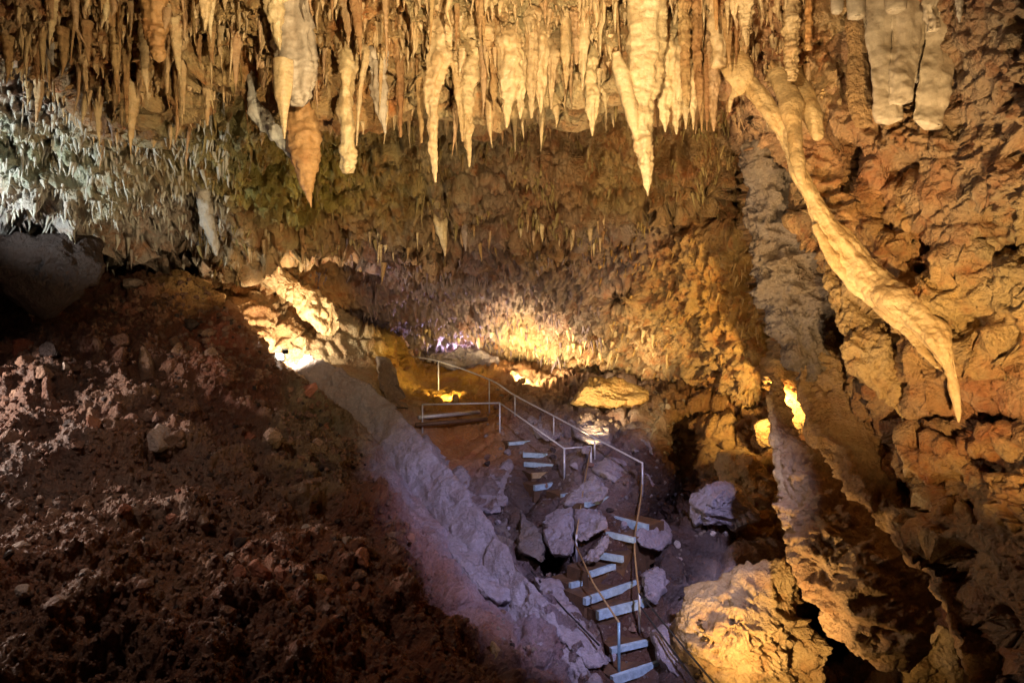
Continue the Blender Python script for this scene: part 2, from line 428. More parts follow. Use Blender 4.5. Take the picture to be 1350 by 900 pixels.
# --- floor, left slope, stair gully
FD = rbf([(-300, 900, 3.9), (0, 900, 4.3), (300, 900, 4.8), (520, 900, 5.6), (680, 900, 6.6), (300, 1120, 3.6), (-300, 1120, 3.2), (700, 1120, 4.6), (1100, 1120, 5.0),
          (-300, 700, 5.6), (0, 750, 5.4), (150, 750, 5.8), (300, 750, 6.3), (450, 770, 6.7), (600, 800, 7.4), (0, 600, 7.1), (150, 600, 7.3), (300, 600, 8.1), (400, 610, 8.6),
          (480, 650, 9.0), (560, 710, 8.7), (660, 800, 7.9), (720, 850, 7.3), (-300, 500, 8), (0, 470, 9.0), (150, 460, 9.6), (250, 480, 10.1), (330, 520, 10.3), (410, 545, 10.6),
          (-200, 400, 10), (0, 400, 10.4), (150, 400, 10.9), (220, 385, 11.4), (290, 430, 11.1), (340, 480, 11.0), (430, 490, 12.0), (480, 510, 12.4), (450, 570, 11.0), (520, 580, 11.2), (510, 480, 13.6), (540, 545, 12.5),
          (840, 890, 7.25), (830, 800, 8.0), (820, 700, 8.95), (760, 665, 9.8), (715, 630, 10.9), (690, 590, 11.7), (640, 575, 12.3), (600, 590, 11.9), (560, 605, 11.3), (620, 660, 10.4), (680, 710, 9.5), (740, 800, 8.2), (760, 890, 7.2),
          (560, 505, 14.8), (520, 468, 17), (620, 515, 14.5), (700, 530, 13.7), (780, 540, 13.1), (850, 560, 12.2), (640, 485, 16.8), (720, 505, 16.2), (800, 500, 15.5),
          (900, 560, 12.0), (880, 620, 11.4), (920, 600, 11.6), (960, 600, 11.2), (1000, 580, 11.0), (1000, 650, 10.2), (960, 700, 9.6), (900, 740, 9.2), (880, 800, 8.2), (950, 820, 8.1), (1010, 870, 7.9),
          (1100, 860, 9.9), (1080, 760, 10.2), (1130, 960, 9), (900, 900, 7.1), (1150, 900, 8.6), (1150, 700, 10), (1250, 900, 8.4)], 40.)
RIDGE = interp([(-300, 300), (0, 330), (150, 345), (215, 352), (250, 372), (290, 410), (345, 466), (380, 492), (420, 520), (1400, 1300)])
FAR = rbf([(0, 300, 15), (200, 330, 15.5), (250, 365, 14.6), (300, 380, 13.6), (300, 350, 15), (370, 440, 12.6), (400, 400, 13.6), (450, 430, 13.6), (350, 360, 14.4), (430, 470, 12.7), (500, 470, 14), (600, 400, 16), (420, 520, 11.5)])


def floor_depth(px, py):
    d = FD(px, py)
    edge = RIDGE(px) + 3 * np.sin(px * .12) + 2 * np.sin(px * .31)
    t = 1 - sstep(py, edge - 8, edge + 4)
    t = t * (1 - sstep(px, 395, 450))
    d = d * (1 - t) + np.maximum(FAR(px, py), d + .5) * t
    w = sstep(px, 395, 450) * (1 - sstep(py, 455, 500)) * (1 - sstep(px, 500, 560))
    d = d * (1 - w) + np.maximum(FAR(px, py), 12.3) * w
    top = np.interp(px, [200, 300, 400, 470, 540, 700, 900, 1000], [320, 330, 385, 440, 458, 492, 520, 548])
    d = d + 6 * sstep(top - py, 0, 30)                                       # runs on under the back wall
    # dark hollow right of the stairs
    for (x, y, rx, ry, a) in [(890, 590, 32, 36, 1.6), (872, 690, 26, 44, 1.5), (900, 650, 24, 34, 1.2), (728, 748, 24, 28, 1.0), (698, 690, 14, 56, .9), (860, 745, 20, 20, .8), (955, 548, 46, 10, 1.2), (960, 715, 40, 16, .5), (1100, 830, 60, 70, 1.2)]:
        d = d + a * np.exp(-(((px - x) / rx) ** 2 + ((py - y) / ry) ** 2) ** 2)
    return d


def floor_disp(p, px, py):
    left = 1 - sstep(px + (py - 600) * -.55, 430, 560)                       # clay and rubble of the dark slope
    left = left * sstep(py, RIDGE(px) - 5, RIDGE(px) + 15)
    rest = 1 - left
    big = fbm(p, .6, 3) * .30
    f1, f2, idv = cell(p + .25 * fbm(p, 1.3, 2)[:, None], 1.35)
    crack = sstep(f2 - f1, 0, .16)
    slabs = (idv - .5) * .24 + crack * .22
    g1, g2, gid = cell(p, 3.6)
    rub = (gid > .3) * (.66 - g1).clip(0) * .26 * sstep(fbm(p, .8, 2), -.3, .3)
    k1, k2, kid = cell(p + 5, 1.7)
    rub = rub + (kid > .6) * (.6 - k1).clip(0) * .35 + (kid - .5) * .12
    h1, h2, hid = cell(p, 9.5)
    peb = (hid > .3) * (.6 - h1).clip(0) * .12
    q = p.copy(); q[:, 2] *= .5
    rough = fbm(p, 2.4, 5, .6, True) * .095
    fine = fbm(p, 14, 3, .6) * .024
    clay = fbm(p, 1.4, 6, .58, True) * .15 + fbm(p + 3, .65, 4, .5, True) * .22
    smooth = np.exp(-(((px - 600) / 60) ** 2 + ((py - 590) / 34) ** 2)) + np.exp(-(((px - 450) / 70) ** 2 + ((py - 500) / 40) ** 2)) + np.exp(-(((px - 570) / 60) ** 2 + ((py - 505) / 25) ** 2))
    for (x, y, r) in [(460, 520, 50), (510, 600, 48), (560, 670, 48), (620, 740, 45), (670, 800, 40), (845, 900, 44), (835, 850, 42), (822, 800, 40), (806, 765, 40), (810, 725, 34), (825, 690, 34), (790, 655, 30), (722, 640, 30), (715, 610, 32), (690, 588, 28)]:
        smooth = smooth + np.exp(-(((px - x) / r) ** 2 + ((py - y) / r) ** 2))
    smooth = 1 - .88 * np.clip(smooth, 0, 1)
    return big * (.15 + .85 * smooth) + left * (clay + rub + peb * 1.2) + rest * smooth * (slabs + rough * 1.0 + peb * .35) + fine * (.5 + .5 * smooth)


lilac = (.34, .29, .32)
FZ = [(0, 420, (.15, .08, .07)), (150, 420, (.19, .09, .07)), (280, 450, (.17, .055, .035)), (320, 520, (.17, .07, .045)), (60, 520, (.17, .11, .09)), (200, 560, (.22, .13, .09)), (50, 640, (.20, .14, .12)), (200, 660, (.25, .17, .13)),
      (330, 650, (.22, .13, .09)), (60, 760, (.21, .11, .07)), (200, 760, (.21, .11, .06)), (350, 780, (.25, .11, .06)), (450, 850, (.21, .09, .05)), (100, 880, (.18, .09, .05)), (560, 850, (.22, .09, .05)), (300, 880, (.17, .075, .045)),
      (420, 560, (.20, .17, .12)), (400, 620, (.20, .15, .10)), (480, 700, (.24, .11, .07)), (560, 770, (.22, .11, .08)), (640, 850, (.22, .12, .09)),  # starts with greenish shade on the slope put into the colour
      (280, 380, (.52, .36, .16)), (340, 400, (.46, .30, .15)), (400, 420, (.50, .36, .20)), (440, 460, (.44, .36, .24)), (460, 500, (.40, .33, .25)), (520, 560, (.36, .27, .18)), (500, 590, (.36, .30, .29)),
      (540, 640, (.36, .30, .32)), (600, 720, (.36, .31, .36)), (650, 770, (.34, .29, .35)), (700, 820, (.24, .19, .22)), (640, 640, (.24, .19, .19)), (690, 700, (.11, .075, .06)), (740, 700, (.12, .085, .08)), (760, 800, (.13, .09, .08)), (800, 640, (.20, .16, .16)),
      (600, 580, (.36, .15, .035)), (640, 600, (.34, .15, .04)), (560, 500, (.52, .33, .05)), (600, 510, (.50, .30, .05)), (530, 480, (.52, .34, .06)), (640, 540, (.44, .22, .05)), (700, 520, (.40, .26, .16)), (700, 560, (.2, .15, .14)),
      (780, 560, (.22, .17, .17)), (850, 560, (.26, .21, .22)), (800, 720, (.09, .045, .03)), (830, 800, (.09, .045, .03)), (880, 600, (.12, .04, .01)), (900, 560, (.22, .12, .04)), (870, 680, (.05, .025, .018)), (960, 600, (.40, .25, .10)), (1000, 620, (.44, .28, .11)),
      (900, 740, (.09, .065, .06)), (950, 800, (.34, .28, .26)), (900, 870, (.16, .12, .12)), (1000, 870, (.42, .29, .14)), (1100, 820, (.09, .05, .03)), (840, 880, (.10, .05, .03)), (720, 740, (.06, .04, .035)), (850, 730, (.06, .035, .03)), (760, 760, (.09, .06, .055)), (690, 650, (.08, .05, .04)), (860, 640, (.06, .03, .015)), (930, 650, (.12, .06, .03))]  # shade of the hollow right of the stairs and of clefts put into colour
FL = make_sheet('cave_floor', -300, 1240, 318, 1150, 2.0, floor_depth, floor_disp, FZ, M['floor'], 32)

# --- right wall
WE = interp([(-400, 900), (0, 960), (100, 1000), (230, 1052), (330, 1100), (400, 1165), (520, 1190), (620, 1200), (700, 1240), (780, 1300), (850, 1345), (1000, 1440), (1200, 1560)])   # px of the overhanging edge by py
W1 = rbf([(1650, -300, 3.6), (1000, -300, 4.8), (1350, 0, 5.4), (1200, 0, 6.1), (1050, 0, 6.7), (1650, 0, 4.6), (1350, 200, 5.6), (1200, 200, 6.4), (1080, 200, 7.1), (1650, 200, 4.6), (1350, 400, 5.4), (1220, 400, 6.2), (1120, 350, 6.9),
          (1650, 450, 4.3), (1350, 560, 5.5), (1250, 560, 6.1), (1200, 560, 6.6), (1350, 700, 5.2), (1260, 700, 6.0), (1650, 700, 4.0), (1350, 850, 4.9), (1650, 1000, 3.7), (1400, 1100, 4.4)])
W2 = rbf([(1000, 150, 8.8), (1050, 300, 8.8), (1050, 450, 9.0), (1120, 420, 8.3), (1060, 560, 9.0), (1130, 560, 8.3), (1100, 650, 8.9), (1180, 640, 8.1), (1200, 750, 8.4), (1260, 760, 7.6), (1280, 880, 7.6), (1340, 900, 6.6), (1200, 880, 9.4), (1350, 1100, 6.3), (1150, 1000, 9.4), (1130, 800, 9.6)])


CRACKS = [([(1150, 225), (1195, 250), (1240, 262), (1300, 250)], 5, .35), ([(1180, 300), (1225, 324), (1270, 330), (1350, 322)], 6, .4), ([(1240, 360), (1290, 380), (1350, 398)], 5, .3), ([(1262, 440), (1300, 470), (1350, 486)], 9, .45),
          ([(1200, 520), (1240, 530), (1290, 540), (1360, 560)], 13, .7), ([(1225, 585), (1280, 605), (1350, 650)], 6, .35), ([(1250, 640), (1290, 690), (1350, 740)], 6, .35), ([(1285, 170), (1310, 215), (1330, 270)], 5, .3), ([(1100, 190), (1140, 215), (1150, 250)], 8, .5),
          ([(1300, 100), (1340, 140), (1380, 200)], 6, .3), ([(1160, 260), (1180, 320), (1230, 372)], 5, .25), ([(1300, 780), (1330, 760), (1370, 790)], 7, .4)]


def crack_depth(px, py):
    d = np.zeros_like(px)
    wx = px + 6 * np.sin(py * .09) + 4 * np.sin(px * .13 + py * .05); wy = py + 5 * np.sin(px * .08) + 3 * np.sin(px * .21)
    for pts, w, a in CRACKS:
        m = np.full(px.shape, 1e9)
        for (x0, y0), (x1, y1) in zip(pts[:-1], pts[1:]):
            t = np.clip(((wx - x0) * (x1 - x0) + (wy - y0) * (y1 - y0)) / ((x1 - x0) ** 2 + (y1 - y0) ** 2), 0, 1)
            m = np.minimum(m, np.hypot(wx - x0 - t * (x1 - x0), wy - y0 - t * (y1 - y0)))
        d = np.maximum(d, a * np.exp(-(m / w) ** 2))
    return d


def wall_depth(px, py):
    wob = 7 * np.sin(py * .06) + 5 * np.sin(py * .14 + 1)
    t = sstep(px, WE(py) + wob - 26, WE(py) + wob + 10)
    d = W2(px, py) * (1 - t) + np.minimum(W1(px, py), W2(px, py) - .15) * t
    e2 = np.interp(py, [-300, 100, 470, 540, 640, 720, 800, 900, 1150], [940, 985, 1035, 1030, 1060, 1090, 1120, 1150, 1200])
    d = d + 5 * sstep(e2 - px, 0, 22) + crack_depth(px, py)
    for (x, y, rx, ry, a) in [(1222, 326, 18, 9, .5), (1325, 548, 44, 18, .7), (1325, 462, 30, 16, .35), (1255, 560, 26, 22, .5), (1130, 250, 14, 24, .5), (1215, 555, 22, 18, .5), (1210, 800, 36, 40, .8), (1130, 205, 12, 20, .4), (1290, 380, 22, 6, .15)]:
        d = d + a * np.exp(-(((px - x) / rx) ** 2 + ((py - y) / ry) ** 2) ** 2)
    return d


def wall_disp(p, px, py):
    big = fbm(p, .7, 3) * .28
    q = p.copy(); a = .5
    q[:, 2] = p[:, 2] * 2.2 + p[:, 0] * 1.1                                   # strata dipping across the wall
    st = fbm(q, 1.3, 4, .55, True) * .085
    kn = fbm(p, 3.4, 4, .55, True) * .05
    f1, f2, idv = cell(q + .2 * fbm(p, 2, 2)[:, None], 2.2)
    pl = sstep(f2 - f1, 0, .14) * .05 + (idv - .5) * .08
    smooth = 1 - .75 * np.exp(-(((px - 1110) / 60) ** 2 + ((py - 600) / 70) ** 2))
    w = p + .1 * np.stack([perlin(p * 2.3), perlin(p * 2.3 + 40), perlin(p * 2.3 + 80)], 1)
    r = w.copy(); r[:, 2] = w[:, 2] * 1.6 + w[:, 0] * .7
    jag = fbm(r, 2.3, 5, .62, True) * .085
    pk = -.16 * sstep(fbm(w, 1.6, 3), .15, .6)
    tdir = np.array([.45, -.62, -.64]); al = w @ tdir
    ani = w - .72 * al[:, None] * tdir                                       # grooves running down the wall with the ribs
    jag = jag + fbm(ani, 2.7, 5, .58, True) * .085 - .12 * sstep(1 - np.abs(fbm(ani + 5, 1.1, 3)) * 9, 0, 1)
    calm = .22 + .78 * sstep(fbm(p + 9, .75, 3), -.2, .45)
    return big * 1.25 + smooth * (calm * (st * .8 + kn * 1.5 + jag * 1.1) + pl * .8 + pk * 1.8) + fbm(p, 16, 3, .6) * .026


WZ = [(1050, 100, (.44, .28, .16)), (1120, 60, (.40, .24, .14)), (1200, 200, (.38, .27, .16)), (1300, 100, (.32, .24, .17)), (1300, 220, (.38, .28, .18)), (1130, 260, (.50, .30, .12)), (1180, 300, (.46, .29, .13)),
      (1150, 230, (.40, .25, .14)), (1250, 300, (.38, .25, .14)), (1330, 330, (.40, .29, .15)), (1250, 400, (.52, .36, .15)), (1320, 420, (.50, .36, .17)), (1300, 470, (.44, .28, .12)), (1300, 520, (.34, .18, .09)), (1150, 450, (.46, .31, .15)),
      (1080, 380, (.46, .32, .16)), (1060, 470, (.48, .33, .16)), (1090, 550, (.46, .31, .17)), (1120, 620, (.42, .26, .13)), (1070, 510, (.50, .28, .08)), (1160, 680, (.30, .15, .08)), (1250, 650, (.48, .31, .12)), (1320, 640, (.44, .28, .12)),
      (1300, 720, (.42, .27, .13)), (1240, 790, (.20, .09, .06)), (1280, 860, (.17, .075, .05)), (1340, 800, (.38, .23, .11)), (1210, 560, (.40, .25, .12)), (1140, 850, (.1, .06, .04)), (1500, 450, (.4, .27, .14))]  # shade of the lower right gap put into the darkest tones
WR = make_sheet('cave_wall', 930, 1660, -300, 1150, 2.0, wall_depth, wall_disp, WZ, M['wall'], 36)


# ------------------------------------------------------------------ lumps and lofts
def catmull(pts, n):
    p = np.array(pts, float); m = len(p)
    if m == 2:
        t = np.linspace(0, 1, n)[:, None]; return p[0] * (1 - t) + p[1] * t
    t = np.linspace(0, m - 1, n); i = np.minimum(t.astype(int), m - 2); u = (t - i)[:, None]
    a = p[np.maximum(i - 1, 0)]; b = p[i]; c = p[i + 1]; d = p[np.minimum(i + 2, m - 1)]
    return .5 * ((2 * b) + (c - a) * u + (2 * a - 5 * b + 4 * c - d) * u ** 2 + (3 * b - a - 3 * c + d) * u ** 3)


def rough_rock(v, n, amp, f, strata=0.0):
    p = v + 31.7
    w = p + .18 / f * np.stack([perlin(p * f * 1.7), perlin(p * f * 1.7 + 40), perlin(p * f * 1.7 + 80)], 1)
    calm = sstep(fbm(p, f * .5, 2), -.35, .35) * .65 + .35
    d = fbm(w, f * .6, 2) * amp * .9 + fbm(w, f * 1.7, 6, .62) * amp * .8 * calm
    pit = sstep(fbm(w + 7, f * 2.1, 4, .6), .15, .75)
    d -= pit * amp * .9
    f1, f2, idv = cell(w, f * 1.1)
    d += (idv - .5) * amp * 1.2 * sstep(f2 - f1, 0, .25)
    g1, g2, gid = cell(w, f * 3.2)
    d += (gid - .5) * amp * .45 * calm
    if strata:
        q = w.copy(); q[:, 2] = q[:, 2] * 3.2 + q[:, 0] * .9; d += fbm(q, f, 4, .5) * strata * 1.2
    return v + n * d[:, None]


def chip(v, k=10, lo=.55, hi=.88):
    """Break a swollen form down to flat faces."""
    c = v.mean(0); s = v - c; ext = np.abs(s).max(0)
    for _ in range(k):
        n = rng.normal(size=3); n[1] = -abs(n[1]) * 1.2; n /= np.linalg.norm(n); q = s / ext; t = q @ n
        s = s - (np.maximum(t - rng.uniform(lo, hi) * t.max(), 0) * .9)[:, None] * n * ext
    return s + c


def blob(name, poly, d, bulge, mat, amp=.05, f=2.5, tilt=(0, 0), nb=110, nr=34, parent=None, strata=0., pw=2.2, back=.7, chips=12, sharp=False):
    """A closed boulder: its outline (bearings at distance d), swelling bulge metres towards the viewer and back*bulge away."""
    c = np.mean(poly, 0); pl = np.array(list(poly) + [poly[0]], float)
    pts = catmull(np.vstack([pl[-2:-1], pl, pl[1:2]]), 40 * (len(pl) + 1)); seg = 40
    pts = pts[seg:-seg]
    if sharp:
        t = np.linspace(0, len(pl) - 1, 40 * len(pl)); k = np.minimum(t.astype(int), len(pl) - 2); fr = (t - k)[:, None]
        ln = pl[k] * (1 - fr) + pl[k + 1] * fr; pts = ln * .75 + np.array([np.interp(t, np.linspace(0, len(pl) - 1, len(pts)), pts[:, q]) for q in (0, 1)]).T * .25
        pts = pts + np.stack([perlin(np.stack([pts[:, 0] * .09, pts[:, 1] * .09, pts[:, 0] * 0 + q], 1)) for q in (3, 77)], 1) * 3
    s = np.concatenate([[0], np.cumsum(np.linalg.norm(np.diff(pts, axis=0), axis=1))]); t = np.linspace(0, s[-1], nb + 1)[:-1]
    bd = np.stack([np.interp(t, s, pts[:, 0]), np.interp(t, s, pts[:, 1])], 1)
    rows = []
    rf = np.sin(np.linspace(0.02, math.pi / 2, nr))
    nbk = max(8, nr // 3); rb = np.sin(np.linspace(math.pi / 2, 0.02, nbk + 1))[1:]
    for k, r in enumerate(np.concatenate([rf, rb])):
        sgn = -1 if k < nr else back
        h = (1 - r ** pw) ** (1 / 2.0) * bulge * sgn
        q = c + (bd - c) * r
        dd = d + (q[:, 0] - c[0]) * tilt[0] + (q[:, 1] - c[1]) * tilt[1]
        w = U(q[:, 0], q[:, 1], dd); vd = w / np.linalg.norm(w, axis=1)[:, None]
        rows.append(w + vd * h)
    v = np.array(rows); h_, w_ = v.shape[:2]; v = v.reshape(-1, 3)
    quads = grid_quads(h_, w_, True)
    v = np.vstack([v, v[:w_].mean(0), v[-w_:].mean(0)]); n0 = len(v) - 2
    j = np.arange(w_); j2 = (j + 1) % w_
    tris = np.vstack([np.stack([np.full(w_, n0), j2, j], 1), np.stack([np.full(w_, n0 + 1), (h_ - 1) * w_ + j, (h_ - 1) * w_ + j2], 1)])
    n = vnormals(v, quads, tris)
    if (n * (v - v.mean(0))).sum() < 0:
        n = -n; quads = quads[:, ::-1]; tris = tris[:, ::-1]
    v = chip(v, chips)
    v = rough_rock(v, n, amp, f, strata)
    ctr = v.mean(0); base = Vector((ctr[0], ctr[1], v[:, 2].min()))
    return link(name, mesh_from(name, v - np.array(base), quads, tris), mat, parent, base)


def loft(name, sp, mat, thick=.8, ns=28, nl=60, amp=.02, f=4., tip='point', parent=None, strata=0., rings=0., flute=0., rock=0., rf=1.8, drip=False):
    """A tapering solid swept along stations (px, py, distance, half width in px); thick = depth of the section against its width."""
    s = catmull(sp, nl)
    C = U(s[:, 0], s[:, 1], s[:, 2]); hw = np.maximum(s[:, 3], .25) / 900 * s[:, 2] * K
    T = np.gradient(C, axis=0); T /= np.linalg.norm(T, axis=1)[:, None]
    A = np.cross(T, np.array([0, 1., 0])); A /= np.linalg.norm(A, axis=1)[:, None] + 1e-9
    B = np.cross(A, T)
    th = np.linspace(0, 2 * np.pi, ns, endpoint=False)
    ph = rng.uniform(0, 6)
    prof = 1 + flute * np.sin(th * 5 + ph) + flute * .6 * np.sin(th * 9 + 2 * ph)
    v = C[:, None] + hw[:, None, None] * prof[None, :, None] * (np.cos(th)[None, :, None] * A[:, None] + thick * np.sin(th)[None, :, None] * B[:, None])
    if rings:
        z = np.linspace(0, 1, nl) * rings * 2 * np.pi
        k = 1 + .05 * np.sin(z + 2 * np.sin(z * .37)) + .03 * np.sin(z * 2.3)
        v = C[:, None] + (v - C[:, None]) * k[:, None, None]
    v = v.reshape(-1, 3); quads = grid_quads(nl, ns, True)
    v = np.vstack([v, C[0], C[-1] + T[-1] * hw[-1] * (.3 if tip == 'flat' else .8)]); n0 = len(v) - 2
    j = np.arange(ns); j2 = (j + 1) % ns
    tris = np.vstack([np.stack([np.full(ns, n0), j2, j], 1), np.stack([np.full(ns, n0 + 1), (nl - 1) * ns + j, (nl - 1) * ns + j2], 1)])
    n = vnormals(v, quads, tris)
    if (n[:-2] * (v[:-2] - np.repeat(C, ns, 0))).sum() < 0:
        n = -n; quads = quads[:, ::-1]; tris = tris[:, ::-1]
    loc = np.append(np.repeat(hw, ns), [hw[0], hw[-1]])
    p = v + 13.1
    d = fbm(p, f, 4, .55) * amp * np.minimum(1, loc / .08)
    if drip:
        q = p.copy(); q[:, 2] *= .28; d += (fbm(q, 10, 3, .55) * .34 + fbm(p, 16, 3, .6) * .22) * np.minimum(loc, .09)
    if strata:
        q = p.copy(); q[:, 2] *= 3; d += fbm(q, f * .8, 3, .55, True) * strata * np.minimum(1, loc / .15)
    v = v + n * d[:, None]
    if rock:
        k = np.minimum(1, loc / .2)[:, None]; v = v * (1 - k) + rough_rock(v, n, rock, rf, strata) * k
    base = Vector(C[0])
    return link(name, mesh_from(name, v - np.array(base), quads, tris), mat, parent, base)


# ------------------------------------------------------------------ lamps
def box(cx, cy, cz, sx, sy, sz):
    s = np.array([(x, y, z) for z in (-1, 1) for y in (-1, 1) for x in (-1, 1)], float) * (sx / 2, sy / 2, sz / 2) + (cx, cy, cz)
    q = np.array([(0, 2, 3, 1), (4, 5, 7, 6), (0, 1, 5, 4), (2, 6, 7, 3), (0, 4, 6, 2), (1, 3, 7, 5)])
    return s, q


def join_boxes(name, boxes, mat, parent=None):
    vs_, qs = [], []; n = 0
    for bx in boxes:
        s, q = box(*bx); vs_.append(s); qs.append(q + n); n += 8
    return link(name, mesh_from(name, np.vstack(vs_), np.vstack(qs), smooth=False), mat, parent)




# ------------------------------------------------------------------ large rock forms
def thing(o, label, cat, group=None):
    return tag(o, label, cat, group, 'thing')


def fl_tilt(x, y):
    return ((float(FD(x + 12., y)) - float(FD(x - 12., y))) / 24, (float(FD(x, y + 12.)) - float(FD(x, y - 12.))) / 24)


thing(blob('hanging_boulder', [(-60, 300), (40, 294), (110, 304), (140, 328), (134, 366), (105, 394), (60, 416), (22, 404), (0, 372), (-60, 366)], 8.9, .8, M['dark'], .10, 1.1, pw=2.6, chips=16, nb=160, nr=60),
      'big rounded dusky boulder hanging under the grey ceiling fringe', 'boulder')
thing(blob('boulder', [(904, 655), (922, 634), (946, 626), (970, 632), (990, 655), (1004, 688), (992, 702), (960, 694), (925, 692), (902, 676)], 9.3, .42, M['violet'], .10, 2.2, strata=.04),
      'lilac boulder with an undercut base right of the stairs', 'boulder')
thing(blob('boulder', [(886, 840), (904, 775), (935, 748), (980, 734), (1020, 742), (1050, 772), (1052, 812), (1066, 850), (1080, 905), (1060, 980), (980, 1000), (900, 950), (878, 890)], 7.1, .75, M['ochre'], .19, 1.6, pw=2.8, nb=240, nr=90, strata=.05, chips=18),
      'large pitted boulder lit yellow from below at the bottom edge', 'boulder')
thing(blob('rock_outcrop', [(928, 606), (962, 592), (1000, 606), (1026, 640), (1036, 690), (1020, 722), (1004, 700), (985, 665), (955, 636)], 10.0, .40, M['ochre'], .09, 1.9, strata=.05),
      'rounded yellow outcrop between the lilac boulder and the hanging blade', 'rock')
thing(blob('rock_outcrop', [(742, 520), (770, 499), (812, 498), (848, 512), (852, 534), (826, 549), (790, 546), (758, 540)], 12.5, .5, M['ochre'], .10, 1.6),
      'brightly lit yellow rock above the stair handrail', 'rock')
thing(blob('rock_outcrop', [(995, 560), (1018, 550), (1034, 566), (1036, 590), (1020, 596), (1000, 584)], 10.2, .25, M['ochre'], .05, 2.5), 'small rounded ochre rock wedged beside the top of the blade', 'rock')
thing(blob('rock_outcrop', [(1185, 846), (1215, 830), (1246, 828), (1262, 860), (1300, 905), (1280, 960), (1200, 940)], 7.0, .35, M['ochre'], .08, 2.0), 'yellow-brown rock below the end of the blade at the bottom edge', 'rock')
thing(blob('rock_outcrop', [(310, 318), (335, 322), (360, 352), (395, 372), (440, 402), (455, 436), (430, 436), (395, 408), (350, 372), (318, 345)], 12.7, .5, M['calcite'], .14, 2.2, nb=140),
      'knobbly cream flowstone bank above the glaring lamp', 'flowstone')
thing(blob('rock_outcrop', [(560, 466), (590, 458), (640, 462), (660, 480), (650, 494), (600, 488), (565, 480)], 16.2, .4, M['violet'], .14, 1.8), 'grey knobbly rock at the back end of the long handrail', 'rock')

# hanging blade, column and flowstones of the right side
o = loft('hanging_rock', [(1020, 496, 8.1, 8), (1036, 560, 7.6, 16), (1060, 620, 7.1, 30), (1086, 680, 6.7, 50), (1112, 735, 6.4, 58), (1146, 788, 6.25, 60), (1184, 828, 6.15, 46), (1210, 850, 6.15, 20)], M['brown'], .6, 150, 300, .05, 1.9, strata=.05, rock=.085, rf=1.5)
thing(o, 'huge brown rock blade hanging diagonally over the black gap', 'rock')
o2 = loft('lit_edge', [(1014, 520, 7.8, 4), (1022, 580, 7.4, 6), (1033, 640, 7.0, 7), (1046, 690, 6.65, 5), (1062, 730, 6.5, 2)], M['ochre'], .9, 20, 90, .05, 6, rock=.05, rf=4)  # lit rim of the blade put in as a paler strip
o2.parent = o; o2.location = o2.location - o.location; o2['label'] = 'paler strip standing for the lit rim along the edge of the blade'
thing(loft('rock_column', [(1010, 80, 8.1, 30), (1018, 190, 8.15, 36), (1024, 260, 8.2, 42), (1034, 320, 8.2, 46), (1046, 380, 8.2, 40), (1058, 440, 8.2, 26), (1068, 500, 8.2, 12)], M['greybrown'], .7, 110, 220, .05, 1.7, strata=.04, rock=.19, rf=1.5),
      'grey wedge-shaped rock column narrowing to a point beside the long flowstone ribbon', 'rock column')
thing(loft('flowstone_ridge', [(1092, 350, 7.4, 5), (1108, 390, 7.2, 15), (1128, 430, 7.0, 23), (1150, 470, 6.8, 31), (1176, 508, 6.7, 20), (1190, 540, 6.7, 7), (1196, 580, 6.8, 3)], M['ochre'], .6, 70, 180, .04, 3.0, rock=.10, rf=3.0),
      'knobbly tan flowstone ridge below the long ribbon', 'flowstone')
thing(loft('rock_rib', [(1066, 400, 8.4, 14), (1078, 450, 8.3, 30), (1100, 510, 8.1, 48), (1134, 590, 7.8, 60), (1188, 676, 7.4, 46), (1262, 758, 6.9, 44), (1300, 830, 6.5, 46), (1350, 910, 6.1, 52), (1420, 1020, 5.6, 60)], M['brown'], .5, 120, 300, .05, 1.5, rock=.13, rf=1.1),
      'broad smooth brown rib of rock running diagonally down behind the hanging blade', 'rock')
def wall_d(x, y, off):
    return min(on(WR, x + i, y + j)[1] for i in (-8, 0, 8) for j in (-8, 0, 8)) / K - off


RB = [(985, 108, 6.6, 11), (1012, 142, 6.45, 11), (1036, 182, 6.4, 10)] + [(x, y, min(6.45, wall_d(x + 10, y, .10)), w) for (x, y, w) in [(1052, 228, 9), (1076, 274, 12), (1104, 318, 18), (1132, 352, 23), (1160, 378, 21), (1190, 400, 24), (1220, 428, 22), (1240, 458, 15), (1252, 490, 9), (1259, 518, 6), (1263, 542, 3.4), (1264, 556, 1)]]
ds = np.array([q[2] for q in RB]); ds = np.minimum.accumulate(ds); RB = [(q[0], q[1], float(d), q[3]) for q, d in zip(RB, ds)]
rb = loft('flowstone_ribbon', RB, M['ribbon'], .6, 72, 280, .045, 2.2, flute=.05, rock=.02, rf=3.5)
thing(rb, 'long smooth cream flowstone ribbon sweeping diagonally to a dripping point', 'flowstone')
dR = lambda x: float(np.interp(x, [q[0] for q in RB], [q[2] for q in RB])) - .02
f2_ = loft('lower_fin', [(x, y, dR(x), w) for (x, y, w) in [(1074, 296, 4), (1100, 342, 8), (1138, 386, 10), (1180, 420, 9), (1212, 456, 7), (1236, 484, 3)]], M['ribbon'], .5, 20, 90, .04, 4)
f2_.parent = rb; f2_.location = f2_.location - rb.location
thing(loft('flowstone_strand', [(1025, 96, 6.6, 13), (1040, 130, 6.4, 14), (1046, 165, 6.3, 10), (1050, 205, 6.2, 9), (1058, 240, 6.15, 6)], M['ribbon'], .8, 28, 70, .04, 2.2), 'short cream flowstone arm joining the top of the long ribbon', 'flowstone')
thing(loft('flowstone_stub', [(1048, 92, 6.7, 12), (1058, 125, 6.55, 14), (1070, 155, 6.45, 13), (1077, 178, 6.4, 9), (1079, 185, 6.4, 5)], M['ribbon'], .8, 28, 60, .04, 2.2, tip='flat'), 'blunt rounded flowstone foot right of the ribbon top', 'flowstone')
